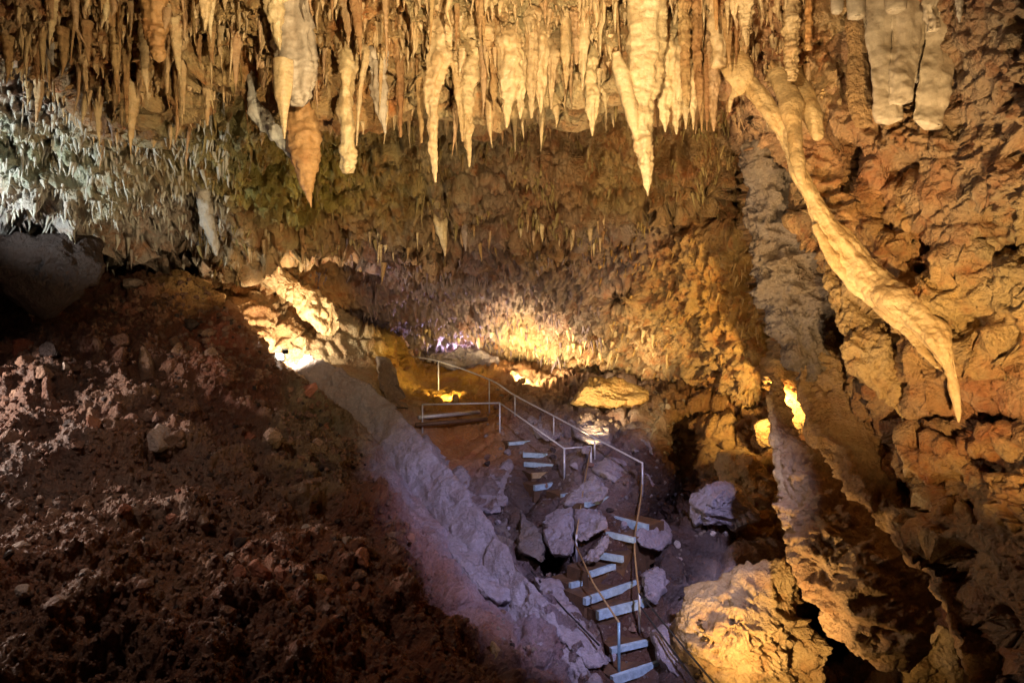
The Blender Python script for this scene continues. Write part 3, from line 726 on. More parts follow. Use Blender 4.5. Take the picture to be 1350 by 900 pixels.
thing(loft('flowstone_apron', [(950, 40, 6.7, 10), (962, 70, 6.6, 18), (972, 98, 6.55, 20), (972, 116, 6.55, 12), (964, 130, 6.55, 4), (962, 147, 6.55, 2)], M['ribbon'], .6, 32, 60, .05, 2.2), 'smooth pinkish cream flowstone apron left of the long ribbon', 'flowstone')
thing(loft('stalactite', [(1044, 190, 6.5, 4), (1044, 205, 6.5, 2.5), (1045, 214, 6.5, 1)], M['pale'], .9, 12, 20, .01), 'tiny pale stalactite under the bend of the ribbon', 'stalactite')
thing(blob('knobbly_ledge', [(1010, 80), (1050, 70), (1100, 84), (1114, 110), (1112, 140), (1090, 146), (1062, 140), (1030, 132), (1008, 110)], 6.85, .35, M['amber'], .16, 3.2, nb=150, nr=50), 'knobbly amber ledge of cave coral between ribbon and grey curtains', 'rock ledge')
# grey curtains
cur = [([(1163, -40, 6.0, 22), (1164, 60, 5.95, 20), (1168, 110, 5.9, 17), (1170, 145, 5.9, 18), (1171, 158, 5.9, 15)], 'curtain', 'left lobe of the hanging grey flowstone curtains, notched at its end'),
       ([(1198, -40, 5.95, 20), (1196, 60, 5.9, 18), (1189, 110, 5.85, 15), (1188, 132, 5.85, 14), (1188, 136, 5.85, 12)], 'curtain', 'middle shorter lobe of the hanging grey flowstone curtains with square end'),
       ([(1250, -40, 6.0, 20), (1246, 40, 5.95, 22), (1234, 100, 5.9, 20), (1224, 150, 5.9, 18), (1221, 163, 5.9, 15)], 'curtain', 'slanting right lobe of the hanging grey flowstone curtains'),
       ([(1132, -10, 6.3, 13), (1131, 80, 6.25, 12), (1134, 140, 6.2, 12), (1138, 165, 6.2, 8)], 'brown', 'dull brown banded column left of the grey flowstone curtains')]
cur.append(([(1204, -50, 6.05, 66), (1203, 20, 6.02, 60), (1204, 70, 6.0, 50), (1206, 104, 5.98, 30)], 'curtain', 'broad grey flowstone sheet joining the hanging curtains at the top edge'))
for sp, m, lb in cur:
    thing(loft('flowstone_curtain', [(x, y, d, w * 1.12) for (x, y, d, w) in sp], M[m], .34 if sp[0][3] < 40 else .12, 44, 90, .045, 2.5, tip='flat', flute=.05), lb, 'flowstone', 'hanging flowstone curtains')
for x, y, hw, lb in [(1103, 17, 7, 'small white blunt stub at the top edge left of the grey curtains'), (1129, 24, 11, 'wide white blunt stub at the top edge beside the grey curtains'), (1181, 15, 13, 'bright white stub in front of the grey curtains at the top edge')]:
    thing(loft('stalactite', [(x, -40, 5.7, hw * 1.1), (x, y - 8, 5.7, hw), (x, y, 5.7, hw * .8)], M['curtain'], .8, 20, 24, .02, tip='flat'), lb, 'stalactite')

# ------------------------------------------------------------------ stalactites, one by one
def hang(pts, mat, label, d=6.6, thick=.85, tip='point', rings=0., flute=.07, amp=.03, f=5.5, cat='stalactite'):
    ln = abs(pts[-1][1] - pts[0][1])
    sp = [(x, y, d, hw) for (x, y, hw) in pts]
    x0, y0, h0 = pts[0]
    if y0 > -20:                                                             # the root runs up and back into the ceiling
        r = on(CE, x0, y0 - 34)[1] / K
        sp = [(x0, y0 - 44, max(r + .25, d), h0 * 1.7), (x0, y0 - 16, (d + r) / 2 if r > d else d, h0 * 1.3)] + sp
    return thing(loft('stalactite', sp, M[mat], thick, 30, int(np.clip(ln * .7, 30, 160)), amp, f, tip, rings=rings, flute=flute, drip=True), label, cat)


hang([(203, -60, 19), (203, 20, 16), (206, 55, 12), (208, 72, 8), (209, 80, 3)], 'orange', 'thick smooth orange stalactite at the top edge above the olive ceiling', 6.3, flute=.03)
hang([(107, -50, 13), (108, 30, 9), (111, 80, 5), (114, 120, 1.2)], 'calcite', 'long tan tapering stalactite in the upper left crowd', 6.9, rings=14)
hang([(33, -50, 10), (32, 10, 7), (33, 48, 1.2)], 'calcite', 'short tan stalactite nearest the upper left corner', 6.6)
hang([(56, 30, 8), (62, 55, 7), (70, 86, 1)], 'greycal', 'pale greenish pointed stalactite in the upper left corner crowd', 7.2)
hang([(138, -40, 8), (139, 5, 4), (139, 28, 1)], 'pale', 'pale needle stalactite at the top edge left of the thick orange one', 6.4)
hang([(152, -30, 8), (152, 60, 6), (154, 124, 2)], 'amber', 'ribbed brown stalactite just left of the thick orange one', 6.8, rings=16)
hang([(165, -10, 7), (166, 90, 4.5), (167, 162, 1.2)], 'amber', 'longest ribbed stalactite left of the thick orange one', 6.9, rings=20)
hang([(222, 40, 5), (221, 80, 4), (220, 122, 1.5)], 'calcite', 'ribbed cream stalactite right against the thick orange one', 6.8, rings=12)
hang([(233, 62, 4), (233, 120, 3), (233, 166, 1)], 'amber', 'thin orange-brown stalactite right of the thick orange one', 7.0, rings=12)
hang([(240, 60, 6), (240, 100, 4.5), (241, 150, 2)], 'calcite', 'ribbed cream stalactite second to the right of the thick orange one', 6.9, rings=14)
hang([(270, -50, 12), (270, 5, 8), (270, 40, 1)], 'pale', 'pale cone stalactite at the top edge above the dark hollow', 6.2)
hang([(258, -40, 6), (258, 5, 4), (258, 23, 2)], 'pale', 'small pinkish stalactite stub at the top edge beside a pale cone', 6.3)
hang([(273, 70, 7), (273, 120, 5), (273, 165, 1.5)], 'calcite', 'ribbed cream stalactite above the olive ceiling, thicker of three', 7.2, rings=13)
hang([(295, 66, 4), (295, 100, 2.6), (295, 135, 1)], 'pale', 'thin pale straw stalactite above the olive ceiling', 7.2)
hang([(283, 66, 4), (283, 100, 2.4), (282, 132, 1)], 'calcite', 'thin straw stalactite between two cream ones above the olive ceiling', 7.3)
b_ = hang([(386, -10, 20), (387, 50, 24), (390, 90, 26), (394, 118, 20), (398, 134, 12)], 'curtain', 'massive brown and buff drapery with a long pale spike', 6.5, .55, flute=.12)
c_ = loft('tip', [(374, 80, 6.25, 13), (374, 118, 6.25, 12), (374, 150, 6.25, 6), (375, 183, 6.25, 1)], M['pale'], .9, 20, 50, .015, flute=.05)
c_.parent = b_; c_.location = c_.location - b_.location
hang([(362, 5, 12), (365, 35, 9), (369, 66, 1)], 'pale', 'short pale spike on the left shoulder of the massive drapery', 6.3)
hang([(396, 130, 11), (399, 165, 19), (401, 195, 20), (404, 225, 14), (407, 248, 6), (410, 273, 1)], 'orange', 'bulging orange carrot-shaped stalactite with twin drip tips', 6.9, .9, flute=.02)
hang([(458, 85, 12), (457, 130, 10), (458, 195, 10), (458, 224, 8)], 'pale', 'straight pale stalactite with a blunt broken end', 6.6, tip='flat', flute=.03)
hang([(481, 80, 4), (474, 130, 3), (470, 192, 1)], 'pale', 'thin pale streak stalactite beside the blunt straight one', 6.5)
hang([(497, 85, 11), (501, 130, 9), (508, 176, 1.2)], 'curtain', 'grey-pink pointed stalactite between the blunt one and the ribbed pair', 6.7, rings=8)
hang([(527, 80, 6), (528, 130, 4.5), (528, 180, 1.5)], 'amber', 'ribbed amber stalactite left of the broad-shouldered pair', 6.8, rings=16)
hang([(553, 90, 5), (554, 140, 4), (556, 188, 1.5)], 'amber', 'slim amber stalactite beside the broad-shouldered long one', 6.8, rings=16)
hang([(584, 50, 17), (576, 90, 15), (570, 125, 10), (570, 170, 6), (572, 205, 5), (574, 240, 1.5)], 'pale', 'broad-shouldered stalactite with a long ribbed tail, left of a pair', 6.45, .7, rings=15)
hang([(601, 100, 6), (606, 140, 4), (610, 186, 1.2)], 'calcite', 'slender cream leg between the two long ribbed tails', 6.5)
hang([(630, 60, 20), (622, 95, 14), (617, 130, 8), (618, 175, 6), (619, 220, 1.5)], 'calcite', 'shouldered stalactite with a long ribbed tail, right of a pair', 6.5, .7, rings=15)
hang([(655, -20, 9), (654, 50, 8), (652, 110, 5), (651, 142, 1)], 'amber', 'ribbed orange-brown column with a thin white tip', 6.5, rings=20)
hang([(665, -20, 8), (664, 60, 7), (662, 110, 3)], 'calcite', 'long ribbed column left of the cream fused curtain', 6.55, rings=20)
hang([(672, 70, 15), (670, 115, 13), (668, 168, 1)], 'pale', 'pointed cream stalactite at the end of the fused curtain', 6.4, .6)
hang([(686, 70, 10), (686, 120, 8), (686, 157, 1)], 'pale', 'second cream point of the fused curtain', 6.45, .6)
hang([(701, 40, 9), (701, 110, 6), (701, 156, 1.5)], 'calcite', 'knotted cream column hanging through the fused curtain', 6.4, rings=12)
hang([(714, 60, 11), (713, 110, 8), (713, 149, 1)], 'pale', 'cream point right of the knotted column', 6.45, .6)
hang([(728, 80, 7), (727, 115, 4), (727, 144, 1)], 'calcite', 'small point at the right end of the fused curtain', 6.5)
hang([(746, 10, 8), (746, 70, 6), (746, 117, 1.5)], 'calcite', 'knobbly cream stalactite left of the hanging teardrop', 6.5, rings=12)
hang([(760, -20, 8), (760, 40, 6), (760, 84, 2)], 'calcite', 'short knobbly cream stalactite above the hanging teardrop', 6.4, rings=12)
hang([(769, 0, 8), (769, 60, 6), (768, 118, 1.2)], 'pale', 'bright cream stalactite ending just left of the teardrop', 6.4, rings=12)
hang([(780, 92, 7), (781, 118, 9), (781, 140, 9), (781, 179, .8)], 'pale', 'single pale teardrop stalactite hanging apart', 6.6, flute=.02)
g_ = hang([(850, -40, 27), (852, 40, 25), (850, 95, 22), (846, 140, 15), (848, 190, 11), (852, 230, 6.5), (854, 258, .8)], 'pale', 'greatest cream stalactite with a long smooth white point', 6.2, .8, flute=.07, amp=.03)
for sp, m in [([(812, 70, 6.15, 6), (822, 105, 6.15, 11), (832, 145, 6.15, 9), (842, 195, 6.2, 3)], 'pale')]:
    c_ = loft('fin', sp, M[m], .8, 18, 50, .02, flute=.05); c_.parent = g_; c_.location = c_.location - g_.location
row = [(877, 60, 174, 12, 'pale', 'first white point right of the greatest stalactite'), (892, 70, 177, 10, 'pale', 'second white point right of the greatest stalactite'), (904, 90, 170, 7, 'calcite', 'third short point right of the greatest stalactite'),
       (914, 100, 171, 6, 'pale', 'thin bright point in the row right of the greatest stalactite'), (925, 90, 174, 4, 'amber', 'thin amber straw in the row right of the greatest stalactite'), (932, 80, 172, 4, 'amber', 'second amber straw in the row right of the greatest stalactite'),
       (941, 70, 173, 8, 'calcite', 'last pale stalactite of the row before the black gap')]
for x, a, b, w, m, lb in row:
    hang([(x - 1, a, w), (x, (a + b) / 2, w * .85), (x, b - 22, w * .55), (x, b, .9)], m, lb, 6.45, .7)
hang([(902, -40, 9), (903, 40, 7), (905, 110, 5), (906, 140, 3)], 'amber', 'dark ribbed column right of the greatest stalactite', 6.35, rings=20)
hang([(919, -40, 8), (919, 40, 6.5), (921, 110, 5), (923, 150, 2)], 'amber', 'second dark ribbed column right of the greatest stalactite', 6.4, rings=22)
hang([(944, -40, 4), (944, 10, 3), (945, 39, 1.6)], 'orange', 'thin orange straw at the top edge above the flowstone apron', 6.1)
hang([(943, 20, 9), (946, 60, 10), (949, 88, 9)], 'pale', 'blunt pale stalactite left of the flowstone apron', 6.4, tip='flat', flute=.02)
hang([(968, -40, 7), (968, 5, 5), (969, 26, 1)], 'pale', 'small pale spike at the top edge left of a banded cone', 6.0)
hang([(983, -50, 14), (983, 10, 10), (983, 38, 5), (984, 60, 1)], 'calcite', 'banded cream cone at the top edge above the ribbon', 6.0, rings=8)
hang([(1043, -50, 12), (1043, 20, 10), (1043, 70, 9), (1043, 106, 6)], 'calcite', 'banded tan column with a blunt white end above the ribbon', 6.2, tip='flat', rings=14)
hang([(1066, -50, 5), (1066, 20, 4.5), (1065, 66, 4)], 'orange', 'thin orange column beside the banded tan one', 6.25, tip='flat', rings=10)
hang([(1025, -40, 5), (1025, 5, 3), (1025, 21, 1)], 'calcite', 'tiny spike at the top edge left of the banded tan column', 6.1)
hang([(333, 122, 6), (337, 142, 9), (352, 164, 10), (370, 184, 9), (386, 206, 6)], 'greycal', 'grey leaning stalactite arm left of the orange carrot shape', 7.0, tip='flat', flute=.03)
hang([(1296, -30, 7), (1296, 5, 4), (1297, 23, 1)], 'greycal', 'short grey spike at the top edge right of the curtains', 5.4)
hang([(1321, -30, 7), (1321, 10, 4), (1321, 41, .8)], 'greycal', 'longest grey spike in the top right corner', 5.4)
hang([(1266, -30, 7), (1265, 5, 4), (1265, 29, 1)], 'greycal', 'pale spike beside the slanting grey curtain', 5.5)
hang([(1333, -30, 5), (1333, 0, 4), (1332, 21, 1)], 'greycal', 'stubby grey spike nearest the top right corner', 5.3)
hang([(1222, -30, 9), (1228, 15, 8), (1230, 40, 7)], 'curtain', 'pale hooked stub between two grey curtains at the top edge', 5.7, tip='flat')
hang([(136, 140, 6), (137, 160, 3.5), (137, 180, .8)], 'palestone', 'whitish fang in the dark hollow at the upper left, shorter one', 7.7)
hang([(146, 140, 6), (148, 165, 3.5), (150, 191, .8)], 'palestone', 'whitish fang in the dark hollow at the upper left, longer one', 7.7)
hang([(104, 138, 6), (106, 158, 3.5), (109, 178, .8)], 'greycal', 'dull grey fang at the left end of the dark hollow', 7.7)
hang([(752, 236, 4), (752, 252, 3.2), (751, 267, .7)], 'palestone', 'single small white stalactite on the lower ceiling below the teardrop', 10.4)
hang([(612, 300, 4), (613, 316, 3), (614, 331, .7)], 'palestone', 'small white stalactite in the lower ceiling fringe', 11.3)
hang([(578, 280, 10), (583, 305, 7), (587, 337, 1)], 'pale', 'cream pointed stalactite in the lower ceiling fringe left of a small white one', 11.1)
hang([(398, 300, 4), (399, 325, 3), (399, 348, .8)], 'amber', 'longest brown straw in the lower ceiling fringe above the lit flowstone bank', 10.9)
hang([(1094, 352, 7), (1102, 375, 6), (1112, 402, 1)], 'pale', 'pale fang between the grey wedge column and the knobbly ridge', 7.5)
hang([(268, 262, 9), (276, 300, 8), (286, 336, 2)], 'greycal', 'grey leaning column at the right end of the grey fringe', 9.6)

# --- crowds of lesser stalactites: a few shapes, each one its own object
def template(k):
    nl, ns = 26, 12
    z = np.linspace(0, 1, nl); r = (1 - z ** rng.uniform(1.0, 2.2)) * .8 + .2 * (1 - z); r = np.maximum(r, .06)
    ph = rng.uniform(0, 20); r = r * (1 + .10 * np.sin(z * rng.uniform(20, 45) + ph) + .07 * np.sin(z * 61 + ph))
    th = np.linspace(0, 2 * np.pi, ns, endpoint=False)
    bend = np.stack([.5 * np.sin(z * 3 + ph) * z, .5 * np.cos(z * 2.3 + ph) * z], 1)
    pr = 1 + .14 * np.sin(th * 3 + ph) + .1 * np.sin(th * 5 - ph)
    v = np.stack([r[:, None] * pr * np.cos(th) + bend[:, :1], r[:, None] * pr * np.sin(th) + bend[:, 1:], -z[:, None] + 0 * th], -1).reshape(-1, 3)
    v = np.vstack([v, (bend[-1, 0], bend[-1, 1], -1.02)]); j = np.arange(ns)
    tris = np.stack([np.full(ns, len(v) - 1), (nl - 1) * ns + (j + 1) % ns, (nl - 1) * ns + j], 1)
    v[:, :2] += .1 * np.stack([perlin(v * (3, 3, 9) + k * 7.), perlin(v * (3, 3, 9) + k * 7. + 50)], 1)
    return mesh_from('stalactite', v, grid_quads(nl, ns, True)[:, ::-1], tris)


def with_mat(me, m):
    c = me.copy(); c.materials.clear(); c.materials.append(M[m]); return c


TPL = {m: [] for m in ('calcite', 'amber', 'greycal', 'pale')}
_base = [template(k) for k in range(9)]
for m in TPL:
    TPL[m] = [with_mat(b, m) for b in _base]


CROWD = []


def crowd(n, xr, yfun, lenr, hwr, mats, label, group, sheet=CE, lift=.05, skip=None):
    k = 0
    for _ in range(n * 6):
        if k >= n: break
        x = random.uniform(*xr); y = yfun(x)
        if skip and skip(x, y): continue
        p = on(sheet, x, y); d = p[1] / 900
        ln = random.uniform(*lenr) * d; hw = random.uniform(*hwr) * d
        mt = random.choice(mats); o = link('stalactite', random.choice(TPL[mt]), loc=Vector(p) + Vector((0, -lift, .12 * ln + hw)))
        o.scale = (hw, hw, ln); o.rotation_euler = (random.uniform(-.06, .06), random.uniform(-.06, .06), random.uniform(0, 6.28))
        tag(o, label, 'stalactite', group); CROWD.append((o, label, x, y, mt)); k += 1


u = random.uniform
crowd(74, (5, 990), lambda x: float(L1(x)) + u(-45, 14), (30, 100), (2.0, 8.5), ['calcite', 'calcite', 'amber', 'pale', 'pale', 'calcite'], 'slender tan stalactite in the crowded front row under the top edge', 'front row stalactites', lift=.12)
crowd(44, (20, 1000), lambda x: u(-30, 40), (35, 115), (2.4, 10), ['calcite', 'amber', 'pale'], 'tan stalactite hanging from the top edge among the front row', 'stalactites along the top edge', lift=.15)
crowd(56, (300, 800), lambda x: float(L2(x)) + u(-30, 2), (10, 30), (1.6, 3.6), ['calcite', 'amber', 'pale'], 'short stalactite in the brown fringe along the lower ceiling lip', 'lower lip fringe', lift=.06)
crowd(36, (0, 290), lambda x: float(L2(x)) + u(-60, 2), (9, 26), (1.8, 4.2), ['greycal'], 'short grey stalactite in the grey fringe at the left', 'grey fringe stalactites', lift=.06)
crowd(20, (150, 420), lambda x: u(150, 250), (9, 26), (1.5, 3.4), ['greycal', 'calcite'], 'small stalactite on the olive ceiling behind the front row', 'olive ceiling stalactites', lift=.06)
ORD = 'first second third fourth fifth sixth seventh eighth ninth tenth eleventh twelfth'.split()


def single_out(items, marks, what, tail):
    """A label of its own for each of many alike things: colour, kind, the landmark it is nearest to, and its turn from the left there."""
    by = {}
    for (o, label, x, y, c) in items:
        m = min(marks, key=lambda q: (q[0] - x) ** 2 + .6 * (q[1] - y) ** 2)
        by.setdefault((c, m[2]), []).append((x, o))
    for (c, m), l in by.items():
        l.sort(key=lambda q: q[0])
        for k, (x, o) in enumerate(l):
            o['label'] = (f'{c} {what} {m}' if len(l) == 1 else f'{ORD[k]} {c} {what} from the left, {m}' if k < 12 else f'{c} {what} {m}')


COLW = dict(redstone='reddish', calcite='tan', amber='amber', pale='cream', greycal='grey', clay='brown', dark='dusky', palestone='pale', violet='lilac')
for lab, what, marks in [
    ('slender tan stalactite in the crowded front row under the top edge', 'front row stalactite', [(40, 60, 'near the upper left corner'), (130, 90, 'left of the thick orange column'), (240, 90, 'right of the thick orange column'), (330, 90, 'over the dark hollow'), (420, 90, 'beside the massive drapery'),
        (500, 90, 'beside the straight blunt stalactite'), (590, 90, 'by the broad-shouldered pair'), (690, 90, 'by the fused cream curtain'), (780, 90, 'above the hanging teardrop'), (860, 90, 'by the greatest stalactite'), (950, 90, 'near the flowstone apron')]),
    ('tan stalactite hanging from the top edge among the front row', 'top edge stalactite', [(60, 0, 'above the upper left crowd'), (200, 0, 'beside the thick orange column'), (320, 0, 'above the dark hollow'), (420, 0, 'above the massive drapery'), (560, 0, 'above the broad-shouldered pair'), (690, 0, 'above the fused cream curtain'), (790, 0, 'above the teardrop'), (900, 0, 'right of the greatest stalactite'), (980, 0, 'above the ribbon')]),
    ('short stalactite in the brown fringe along the lower ceiling lip', 'fringe stalactite', [(320, 320, 'above the lit flowstone bank'), (400, 320, 'under the orange carrot shape'), (470, 320, 'under the straight blunt stalactite'), (560, 315, 'under the broad-shouldered pair'), (640, 315, 'right of the small white fringe stalactite'), (700, 305, 'under the fused cream curtain'), (770, 300, 'under the hanging teardrop')]),
    ('short grey stalactite in the grey fringe at the left', 'grey-fringe stalactite', [(30, 280, 'above the hanging boulder, outer side'), (100, 300, 'above the hanging boulder, inner side'), (180, 300, 'above the dark recess'), (250, 315, 'above the black hollow')]),
    ('small stalactite on the olive ceiling behind the front row', 'ceiling stalactite', [(190, 200, 'below the dark hollow with fangs'), (280, 200, 'on the olive ceiling'), (370, 210, 'behind the orange carrot shape')])]:
    single_out([(o, l, x, y, COLW[c]) for (o, l, x, y, c) in CROWD if l == lab], marks, what, '')


# --- what nobody could count: the crust of tiny spikes and knobs over the ceiling
def spikes(name, n, ok, lenr, hwr, mat, down=.75, ns=5, sheet=CE, jit=.16):
    P = sheet['P']; PX = sheet['PX']; PY = sheet['PY']; Nn = sheet['N']; h, w = PX.shape
    i = rng.integers(2, h - 2, n * 3); j = rng.integers(2, w - 2, n * 3)
    keep = ok(PX[i, j], PY[i, j], P[i, j]); i = i[keep][:n]; j = j[keep][:n]; n = len(i)
    b = P[i, j]; d = b[:, 1] / 900
    ln = rng.uniform(lenr[0], lenr[1], n) ** 1.0 * d * rng.choice([.6, 1, 1, 1.5], n); hw = rng.uniform(hwr[0], hwr[1], n) * d
    dr = Nn[i, j] * (1 - down) + np.array([0, 0, -1.]) * down + rng.normal(0, jit, (n, 3)); dr /= np.linalg.norm(dr, axis=1)[:, None]
    a = np.cross(dr, rng.normal(size=(n, 3))); a /= np.linalg.norm(a, axis=1)[:, None]; c = np.cross(dr, a)
    zs = [(-.35, 1.15), (.2, .95), (.62, .5), (1., .08)]
    th = np.linspace(0, 2 * np.pi, ns, endpoint=False)
    v = np.zeros((n, len(zs), ns, 3))
    for k, (z, r) in enumerate(zs):
        bend = rng.normal(0, .06, (n, 3)) * (ln * max(z, 0))[:, None]
        cen = b + dr * (ln * z)[:, None] + bend
        v[:, k] = cen[:, None] + (hw * r)[:, None, None] * rng.uniform(.8, 1.25, (n, ns, 1)) * (np.cos(th)[None, :, None] * a[:, None] + np.sin(th)[None, :, None] * c[:, None])
    q = grid_quads(len(zs), ns, True); Q = (q[None] + (np.arange(n) * len(zs) * ns)[:, None, None]).reshape(-1, 4)
    o = link(name, mesh_from(name, v, Q), mat); tag(o, kind='stuff'); return o


M['olive'] = rock_mat('olive_crust', (.27, .21, .08), (.30, .20, .08), stain=(.2, .1, .04), pale=(.38, .30, .18), bump=.5)
midz = lambda x, y, p: (y > L1(x) + 5) & (y < L2(x) + 6) & (x < 1010)
tag(spikes('ceiling_crust', 5500, lambda x, y, p: midz(x, y, p) & (x > 260) & (fbm(p, 1.0, 3) > .08), (3, 17), (.8, 2.6), M['olive']), 'brown crust of tiny spikes and knobs all over the middle ceiling', 'cave crust')
tag(spikes('grey_crust', 5500, lambda x, y, p: midz(x, y, p) & (x <= 300) & (x > -60), (6, 20), (1.0, 2.6), M['greycal']), 'grey crust of tiny spikes over the left part of the ceiling', 'cave crust')
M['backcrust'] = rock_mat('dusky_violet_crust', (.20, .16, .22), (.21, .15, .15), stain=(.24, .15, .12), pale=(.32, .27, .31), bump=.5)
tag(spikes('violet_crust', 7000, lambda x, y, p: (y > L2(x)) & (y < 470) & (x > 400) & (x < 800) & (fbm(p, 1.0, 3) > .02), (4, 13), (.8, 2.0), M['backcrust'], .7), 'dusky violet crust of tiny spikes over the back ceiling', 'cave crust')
M['orangecrust'] = rock_mat('golden_crust', (.50, .32, .12), (.46, .28, .10), stain=(.25, .12, .05), pale=(.6, .48, .3), bump=.5)
tag(spikes('golden_crust', 3800, lambda x, y, p: (fbm(p, 1.1, 3) > 0) & (y > L2(x) + 20) & (y < 540) & (x > 780) & (x < 1050), (4, 12), (.9, 2.2), M['orangecrust'], .6), 'golden crust of tiny spikes over the back wall beside the grey column', 'cave crust')
tag(spikes('bright_fringe', 2600, lambda x, y, p: (y > 425) & (y < 520) & (x > 540) & (x < 900), (5, 13), (1.2, 3.0), M['pale'], .85), 'cream fringe of tiny stalactites over the lamp at the back', 'cave crust')
clus = lambda p: fbm(p * np.array([1, 1, .2]), 1.5, 3) > .02
tag(spikes('front_fringe', 420, lambda x, y, p: (y > -60) & (y < L1(x) + 26) & ((x < 500) | (x > 940)) & (x < 1060) & clus(p), (14, 50), (1.6, 5.2), M['calcite'], .985, 8, jit=.03), 'fused fringe of lesser tan stalactites in the front row', 'cave crust')
tag(spikes('pale_fringe', 420, lambda x, y, p: (y > -60) & (y < L1(x) + 26) & (x >= 500) & (x <= 940) & clus(p), (14, 50), (1.8, 5.8), M['pale'], .985, 8, jit=.03), 'fused fringe of lesser cream stalactites in the middle of the front row', 'cave crust')
tag(spikes('front_crust', 3000, lambda x, y, p: (y > -80) & (y < L1(x) + 42) & (x < 1060), (5, 18), (1.6, 3.8), M['calcite'], .94, jit=.07), 'tan crust of knobs and tiny spikes between the front row stalactites', 'cave crust')

# ------------------------------------------------------------------ slabs of the gully
def slab(poly, label, mat='violet', bulge=.24, amp=.06, f=1.8, dd=-.20):
    c = np.mean(poly, 0); d = float(FD(c[0], c[1])) + dd
    o = blob('rock_slab', poly, d, bulge, M[mat], amp, f, fl_tilt(c[0], c[1]), 120, 40, pw=12, back=1.2, chips=3, sharp=True)
    return thing(o, label, 'rock slab', 'slabs beside the stairs')


SP = [(396, 484, 20), (436, 518, 38), (480, 570, 54), (526, 630, 60), (578, 692, 60), (632, 754, 54), (686, 822, 48), (738, 892, 44), (786, 960, 42)]
thing(loft('rock_spine', [(x, y, float(FD(x, y)) + (.05 if k else .3), w) for k, (x, y, w) in enumerate(SP)], M['violet'], .28, 130, 340, .05, 1.6, rock=.075, rf=1.0), 'long smooth lavender rock spine running from the lit slope down past the stairs', 'rock')
for poly, lb, m in [
    ([(518, 590), (562, 576), (592, 606), (587, 640), (553, 650), (526, 624)], 'rounded lilac slab just below the platform railing', 'violet'),
    ([(592, 634), (606, 612), (632, 648), (620, 680), (594, 676)], 'small lilac slab between the rounded and the tilted ones', 'violet'),
    ([(628, 640), (674, 604), (680, 650), (648, 678), (622, 692)], 'tilted lilac slab with a dark lower crack left of the upper steps', 'violet'),
    ([(572, 732), (594, 698), (640, 728), (700, 786), (672, 796), (614, 780)], 'bright lilac slab at the lower part of the slope edge', 'violet'),
    ([(624, 698), (668, 684), (676, 716), (660, 738), (632, 714)], 'dull brown slab in the angle above the bright lilac one', 'greybrown'),
    ([(682, 674), (706, 690), (720, 746), (696, 744), (680, 712)], 'narrow dusky slab standing beside the dark cleft', 'greybrown'),
    ([(714, 680), (752, 671), (757, 700), (752, 732), (718, 738)], 'square cracked lilac slab left of the middle steps, larger piece', 'violet'),
    ([(757, 671), (790, 668), (802, 694), (764, 724), (761, 700)], 'square cracked lilac slab left of the middle steps, piece nearer the steps', 'violet'),
    ([(728, 664), (764, 640), (784, 630), (802, 644), (792, 662), (754, 667)], 'thin lilac slab above the square cracked one', 'violet'),
    ([(766, 738), (800, 704), (808, 716), (784, 736), (768, 752)], 'small lilac slab wedged between square slab and steps', 'violet'),
    ([(782, 612), (820, 590), (848, 610), (866, 642), (822, 648), (786, 628)], 'lilac slab under the end of the long handrail', 'violet'),
    ([(812, 560), (860, 512), (886, 524), (862, 570), (854, 602), (824, 578)], 'upright lilac slab right of the bright yellow rock', 'violet'),
    ([(694, 552), (738, 538), (746, 578), (708, 580)], 'flat lilac slab between the two handrails', 'violet'),
    ([(750, 556), (806, 560), (820, 584), (770, 588)], 'flat lilac slab below the bright yellow rock', 'violet'),
    ([(498, 470), (514, 478), (532, 518), (542, 546), (532, 554), (514, 536), (498, 506)], 'narrow brown slab standing by the end of the lit slope', 'greybrown'),
    ([(836, 700), (874, 688), (888, 706), (872, 726), (844, 724)], 'small lilac slab right of the middle steps', 'violet'),
    ([(848, 760), (874, 752), (884, 780), (866, 798), (850, 786)], 'small lilac slab right of the lower steps', 'violet'),
    ([(862, 836), (892, 816), (910, 862), (902, 908), (874, 890)], 'lilac slab right of the lowest steps', 'violet'),
    ([(706, 764), (738, 770), (780, 828), (800, 876), (768, 880), (728, 826)], 'rough dusky slab left of the lowest steps', 'violet')]:
    slab(poly, lb, m)

# ------------------------------------------------------------------ loose stones
def stone_mesh(k):
    import bmesh
    bm = bmesh.new(); bmesh.ops.create_icosphere(bm, subdivisions=3, radius=1)
    v = np.array([q.co[:] for q in bm.verts]); bm.verts.ensure_lookup_table()
    s = v * rng.uniform(.65, 1.15, 3)
    for _ in range(15):                                                      # chip flat faces
        n = rng.normal(size=3); n /= np.linalg.norm(n); off = rng.uniform(.35, .8); t = s @ n
        s = s - np.maximum(t - off, 0)[:, None] * n * .92
    s = s + v * (fbm(v + k * 5., 1.6, 4, .65) * .07)[:, None]
    for q, c in zip(bm.verts, s): q.co = c
    me = bpy.data.meshes.new('stone'); bm.to_mesh(me); bm.free()
    me.polygons.foreach_set('use_smooth', np.zeros(len(me.polygons), bool))
    return me


_st = [stone_mesh(k) for k in range(9)]
STN = {m: [with_mat(b, m) for b in _st] for m in ('clay', 'violet', 'palestone', 'redstone', 'ochre', 'dark')}


SCAT = []


def stone(x, y, r, mat, label=None, group=None, name='stone', sink=.25, flat=1.0):
    p = on(FL, x, y); s = r * p[1] / 900
    o = link(name, random.choice(STN[mat]), loc=Vector(p) + Vector((0, -.15 * s, (.5 - sink) * s)))
    o.scale = (s * u(.85, 1.2), s * u(.85, 1.2), s * u(.7, 1.0) * flat); o.rotation_euler = (u(-.5, .5), u(-.5, .5), u(0, 6.28))
    SCAT.append((o, label, x, y, COLW.get(mat, mat)))
    return tag(o, label, 'stone', group)


